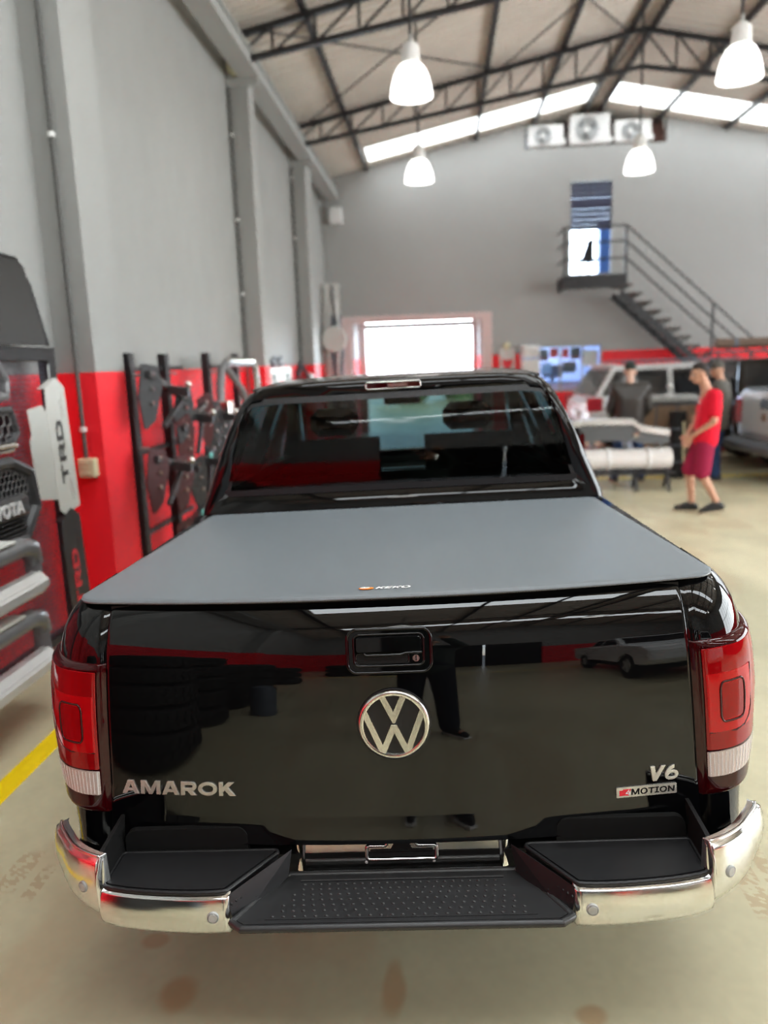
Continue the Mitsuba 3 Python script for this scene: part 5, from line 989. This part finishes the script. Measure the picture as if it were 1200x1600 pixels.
def shoes(p, J, mt='shoe_black', sole='sole'):
    for s in 'RL':
        a, b = V(J['an' + s]), V(J['toe' + s]); d = b - a; d[2] = 0; d /= np.linalg.norm(d); z = V([0, 0, 1.])
        fl = min(a[2], b[2]) - .045
        sh = p('shoe', skinm([m3.Manifold.batch_hull([sph(a + [0, 0, -.0], .046), sph(a - d * .045 - [0, 0, .035], .036), sph(b - [0, 0, .005], .036), sph(b + d * .045 - [0, 0, .01], .028), sph(a + d * .05 - [0, 0, .02], .044)])], .012, 3), mt)
        p('sole', hull([q + c for q in (a - d * .075 - [0, 0, .062], b + d * .068 - [0, 0, .030], b - [0, 0, .034]) for c in (np.cross(d, z) * .036, -np.cross(d, z) * .036, np.cross(d, z) * .036 - z * .014, -np.cross(d, z) * .036 - z * .014)]), sole, sh, False)
# man in red, walking to the left (his own frame: ahead = left in the picture)
J = dict(head=(0, .07, 1.62), look=(0, 1, -.22), neck=(0, .0, 1.475), chest=(0, -.05, 1.30), pelvis=(0, -.02, .90), shR=(.17, -.06, 1.385), shL=(-.17, -.07, 1.385), elR=(.23, .02, 1.11), elL=(-.23, -.06, 1.10), wrR=(.08, .17, .92), wrL=(-.10, .14, .93), handR=(.02, .21, .84), handL=(-.05, .20, .83), palmR=(0, .6, .6), palmL=(0, .6, .6),
         hipR=(.085, -.01, .86), hipL=(-.085, -.01, .86), knR=(.09, .12, .50), knL=(-.09, .02, .49), anR=(.09, .08, .085), anL=(-.10, -.17, .125), toeR=(.10, .215, .05), toeL=(-.11, -.03, .052))
def d_red(p, J, H):
    hair(p, H); s_ = p('shirt', skinm(torso(J, .012, .08) + sleeves(J, .012, False, .66), .02, 6), 'red_cloth', None, True, 'bright red t-shirt'); p('shorts', skinm(legs(J, .010, -.05), .02, 6), 'wine_cloth', None, True, 'wine-coloured shorts'); shoes(p, J)
    c = V(J['chest']); p('chest_print', cbox(c[0] - .11, c[0] - .02, c[1] + .126, c[1] + .136, c[2] + .0, c[2] + .025, .004), 'white_print', s_, False)
person('man in a bright red t-shirt and wine shorts walking on the right', (3.03, 9.22), 84, J, d_red)
# man with dark cap and leather jacket, back to the camera
J = dict(head=(0, .02, 1.615), look=(.1, 1, -.1), neck=(0, -.02, 1.475), chest=(0, -.03, 1.28), pelvis=(0, 0, .90), shR=(.20, -.03, 1.385), shL=(-.20, -.03, 1.385), elR=(.28, .02, 1.10), elL=(-.28, .02, 1.10), wrR=(.20, .20, .95), wrL=(-.20, .20, .95), handR=(.12, .28, .94), handL=(-.12, .28, .94), palmR=(0, 0, 1), palmL=(0, 0, 1),
         hipR=(.10, 0, .86), hipL=(-.10, 0, .86), knR=(.15, .03, .47), knL=(-.15, .03, .47), anR=(.19, -.02, .085), anL=(-.19, -.02, .085), toeR=(.23, .11, .05), toeL=(-.22, .11, .05), skin='skin_pale')
def d_jac(p, J, H):
    cap(p, H, 'cap_green'); p('jacket', skinm(torso(J, .03, .12) + sleeves(J, .018), .02, 6), 'leather', None, True, 'dark leather jacket'); p('trousers', skinm(legs(J, .006), .02, 5), 'jeans', None, True, 'blue jeans'); shoes(p, J, 'shoe_black', 'sole')
person('man in a dark leather jacket and cap seen from behind, at the trestle', (2.74, 11.62), -4, J, d_jac)
J = {k: v for k, v in J.items()}; J.update(skin='skin', anR=(.10, .0, .085), anL=(-.10, -.02, .085), toeR=(.11, .13, .05), toeL=(-.11, .11, .05), knR=(.10, .03, .47), knL=(-.10, .03, .47), head=(0, .03, 1.60))
def d_gry(p, J, H):
    cap(p, H, 'grey_cloth'); p('jacket', skinm(torso(J, .03, .1) + sleeves(J, .018), .02, 6), 'grey_cloth', None, True, 'grey-brown jacket'); p('trousers', skinm(legs(J, .006), .02, 5), 'jeans', None, True, 'blue jeans'); shoes(p, J)
person('man in a grey-brown jacket partly hidden behind the man in red', (3.98, 11.55), 60, J, d_gry)

# ------------------------------------------------------------------ behind the camera: what the tailgate and chrome reflect
J = dict(head=(0, .02, 1.66), look=(0, 1, -.25), neck=(0, -.03, 1.50), chest=(0, -.04, 1.31), pelvis=(0, .0, .92), shR=(.19, -.02, 1.42), shL=(-.19, -.02, 1.42), elR=(.24, .16, 1.45), elL=(-.24, .16, 1.45), wrR=(.12, .27, 1.78), wrL=(-.14, .27, 1.78), handR=(.10, .31, 1.88), handL=(-.12, .31, 1.88), palmR=(-1, 0, 0), palmL=(1, 0, 0),
         hipR=(.10, 0, .88), hipL=(-.10, 0, .88), knR=(.14, .05, .48), knL=(-.12, .02, .48), anR=(.17, .08, .085), anL=(-.14, -.02, .085), toeR=(.25, .21, .05), toeL=(-.15, .13, .05))
def d_ph(p, J, H):
    hair(p, H); p('sweater', skinm(torso(J, .03, .1) + sleeves(J, .014), .02, 5), 'cap_green'); p('trousers', skinm(legs(J, .028), .02, 5), 'navy_cloth'); shoes(p, J, 'shoe_black', 'white_print')
person('person in dark trousers and dark sweater standing behind the camera', (.06, -.46), 0, J, d_ph)
prin('tread_rubber', (.035, .034, .032), .8, .2)
def tyre(x, y, z, R=.37, H=.235, lab='', k=0):
    prof = [(R * .60, .02), (R * .75, 0), (R * .95, .02), (R, .06), (R, H - .06), (R * .95, H - .02), (R * .75, H), (R * .60, H - .02), (R * .58, H / 2), (R * .60, .02)]
    t = add('tyre', lathe(prof, 36, (x, y, z)), 'tread_rubber', None, 30); labels[t] = {'label': lab, 'category': 'tyre', 'group': 'tyres stacked behind the camera'}
    bl = []
    for i in range(30):
        a = i * 2 * math.pi / 30
        for j in range(3): 
            w = a + .04 * (j % 2); c_, s_ = math.cos(w), math.sin(w); bl.append(hull([(x + (R + q) * math.cos(w + e), y + (R + q) * math.sin(w + e), z + .05 + .05 * j + h) for q in (-.01, .012) for e in (-.06, .06) for h in (0, .04)]))
    add('tread_blocks', cat(bl), 'tread_rubber', t, False, None, 'stuff')
for i, (x, y, n) in enumerate(((-1.95, .15, 5), (-2.05, -.75, 5), (-2.1, -1.65, 4), (-2.05, -2.6, 4), (-2.1, -4.6, 3), (-1.3, -7.0, 3), (-.4, -7.1, 3))):
    for k in range(n): tyre(x, y, .245 * k, .37, .24, 'black tyre in a stack along the left wall behind the camera' if i < 5 else 'black tyre in a low stack near the rear wall')
solo('water_drum', lathe([(0, 0), (.13, 0), (.14, .02), (.14, .40), (.11, .46), (.05, .48), (0, .48)], 24, (-1.45, -1.25, 0)), 'slate', 'small grey drum beside the tyre stacks', 'drum', smooth=40)
t, p = vehicle('pickup_truck', 'white pickup parked at the rear right, behind the camera', (4.6, -6.6), 100, 5.0, 1.85,
    [(0, .62), (.0, 1.2), (.04, 1.24), (1.5, 1.24), (1.52, 1.20), (3.6, 1.18), (4.6, 1.08), (4.95, .95), (5.0, .55), (4.8, .42), (.3, .48)], [(1.6, 1.18), (1.75, 1.72), (2.9, 1.75), (3.7, 1.17)], 'white_car', 1.18, 1.75, (1.05, 4.0), doors=(2.4,))
dr3 = free('door_3'); labels[dr3] = {'kind': 'structure'}
add('leaf', cbox(-.65, .7, Y0 - .15, Y0 - .1, 0, 2.8), 'matte_black', dr3); add('leaf', cbox(.74, 2.28, Y0 - .15, Y0 - .1, 0, 2.8), 'matte_black', dr3); add('leaf', cbox(2.32, 4.2, Y0 - .15, Y0 - .1, 0, 2.8), 'matte_black', dr3); add('push_bar', cbox(2.4, 4.0, Y0 - .10, Y0 - .06, 1.0, 1.05), 'black_steel', dr3)

c = thing('scrap', 'small dark crumpled scrap on the floor at the lower right', 'scrap')
for k in range(4): add('flake', hull([V([.792, 1.36, .0025]) + RNG.normal(size=3) * V([.014, .014, .0]) + V([0, 0, abs(RNG.normal()) * .008]) for _ in range(7)]), 'brown_board', c)
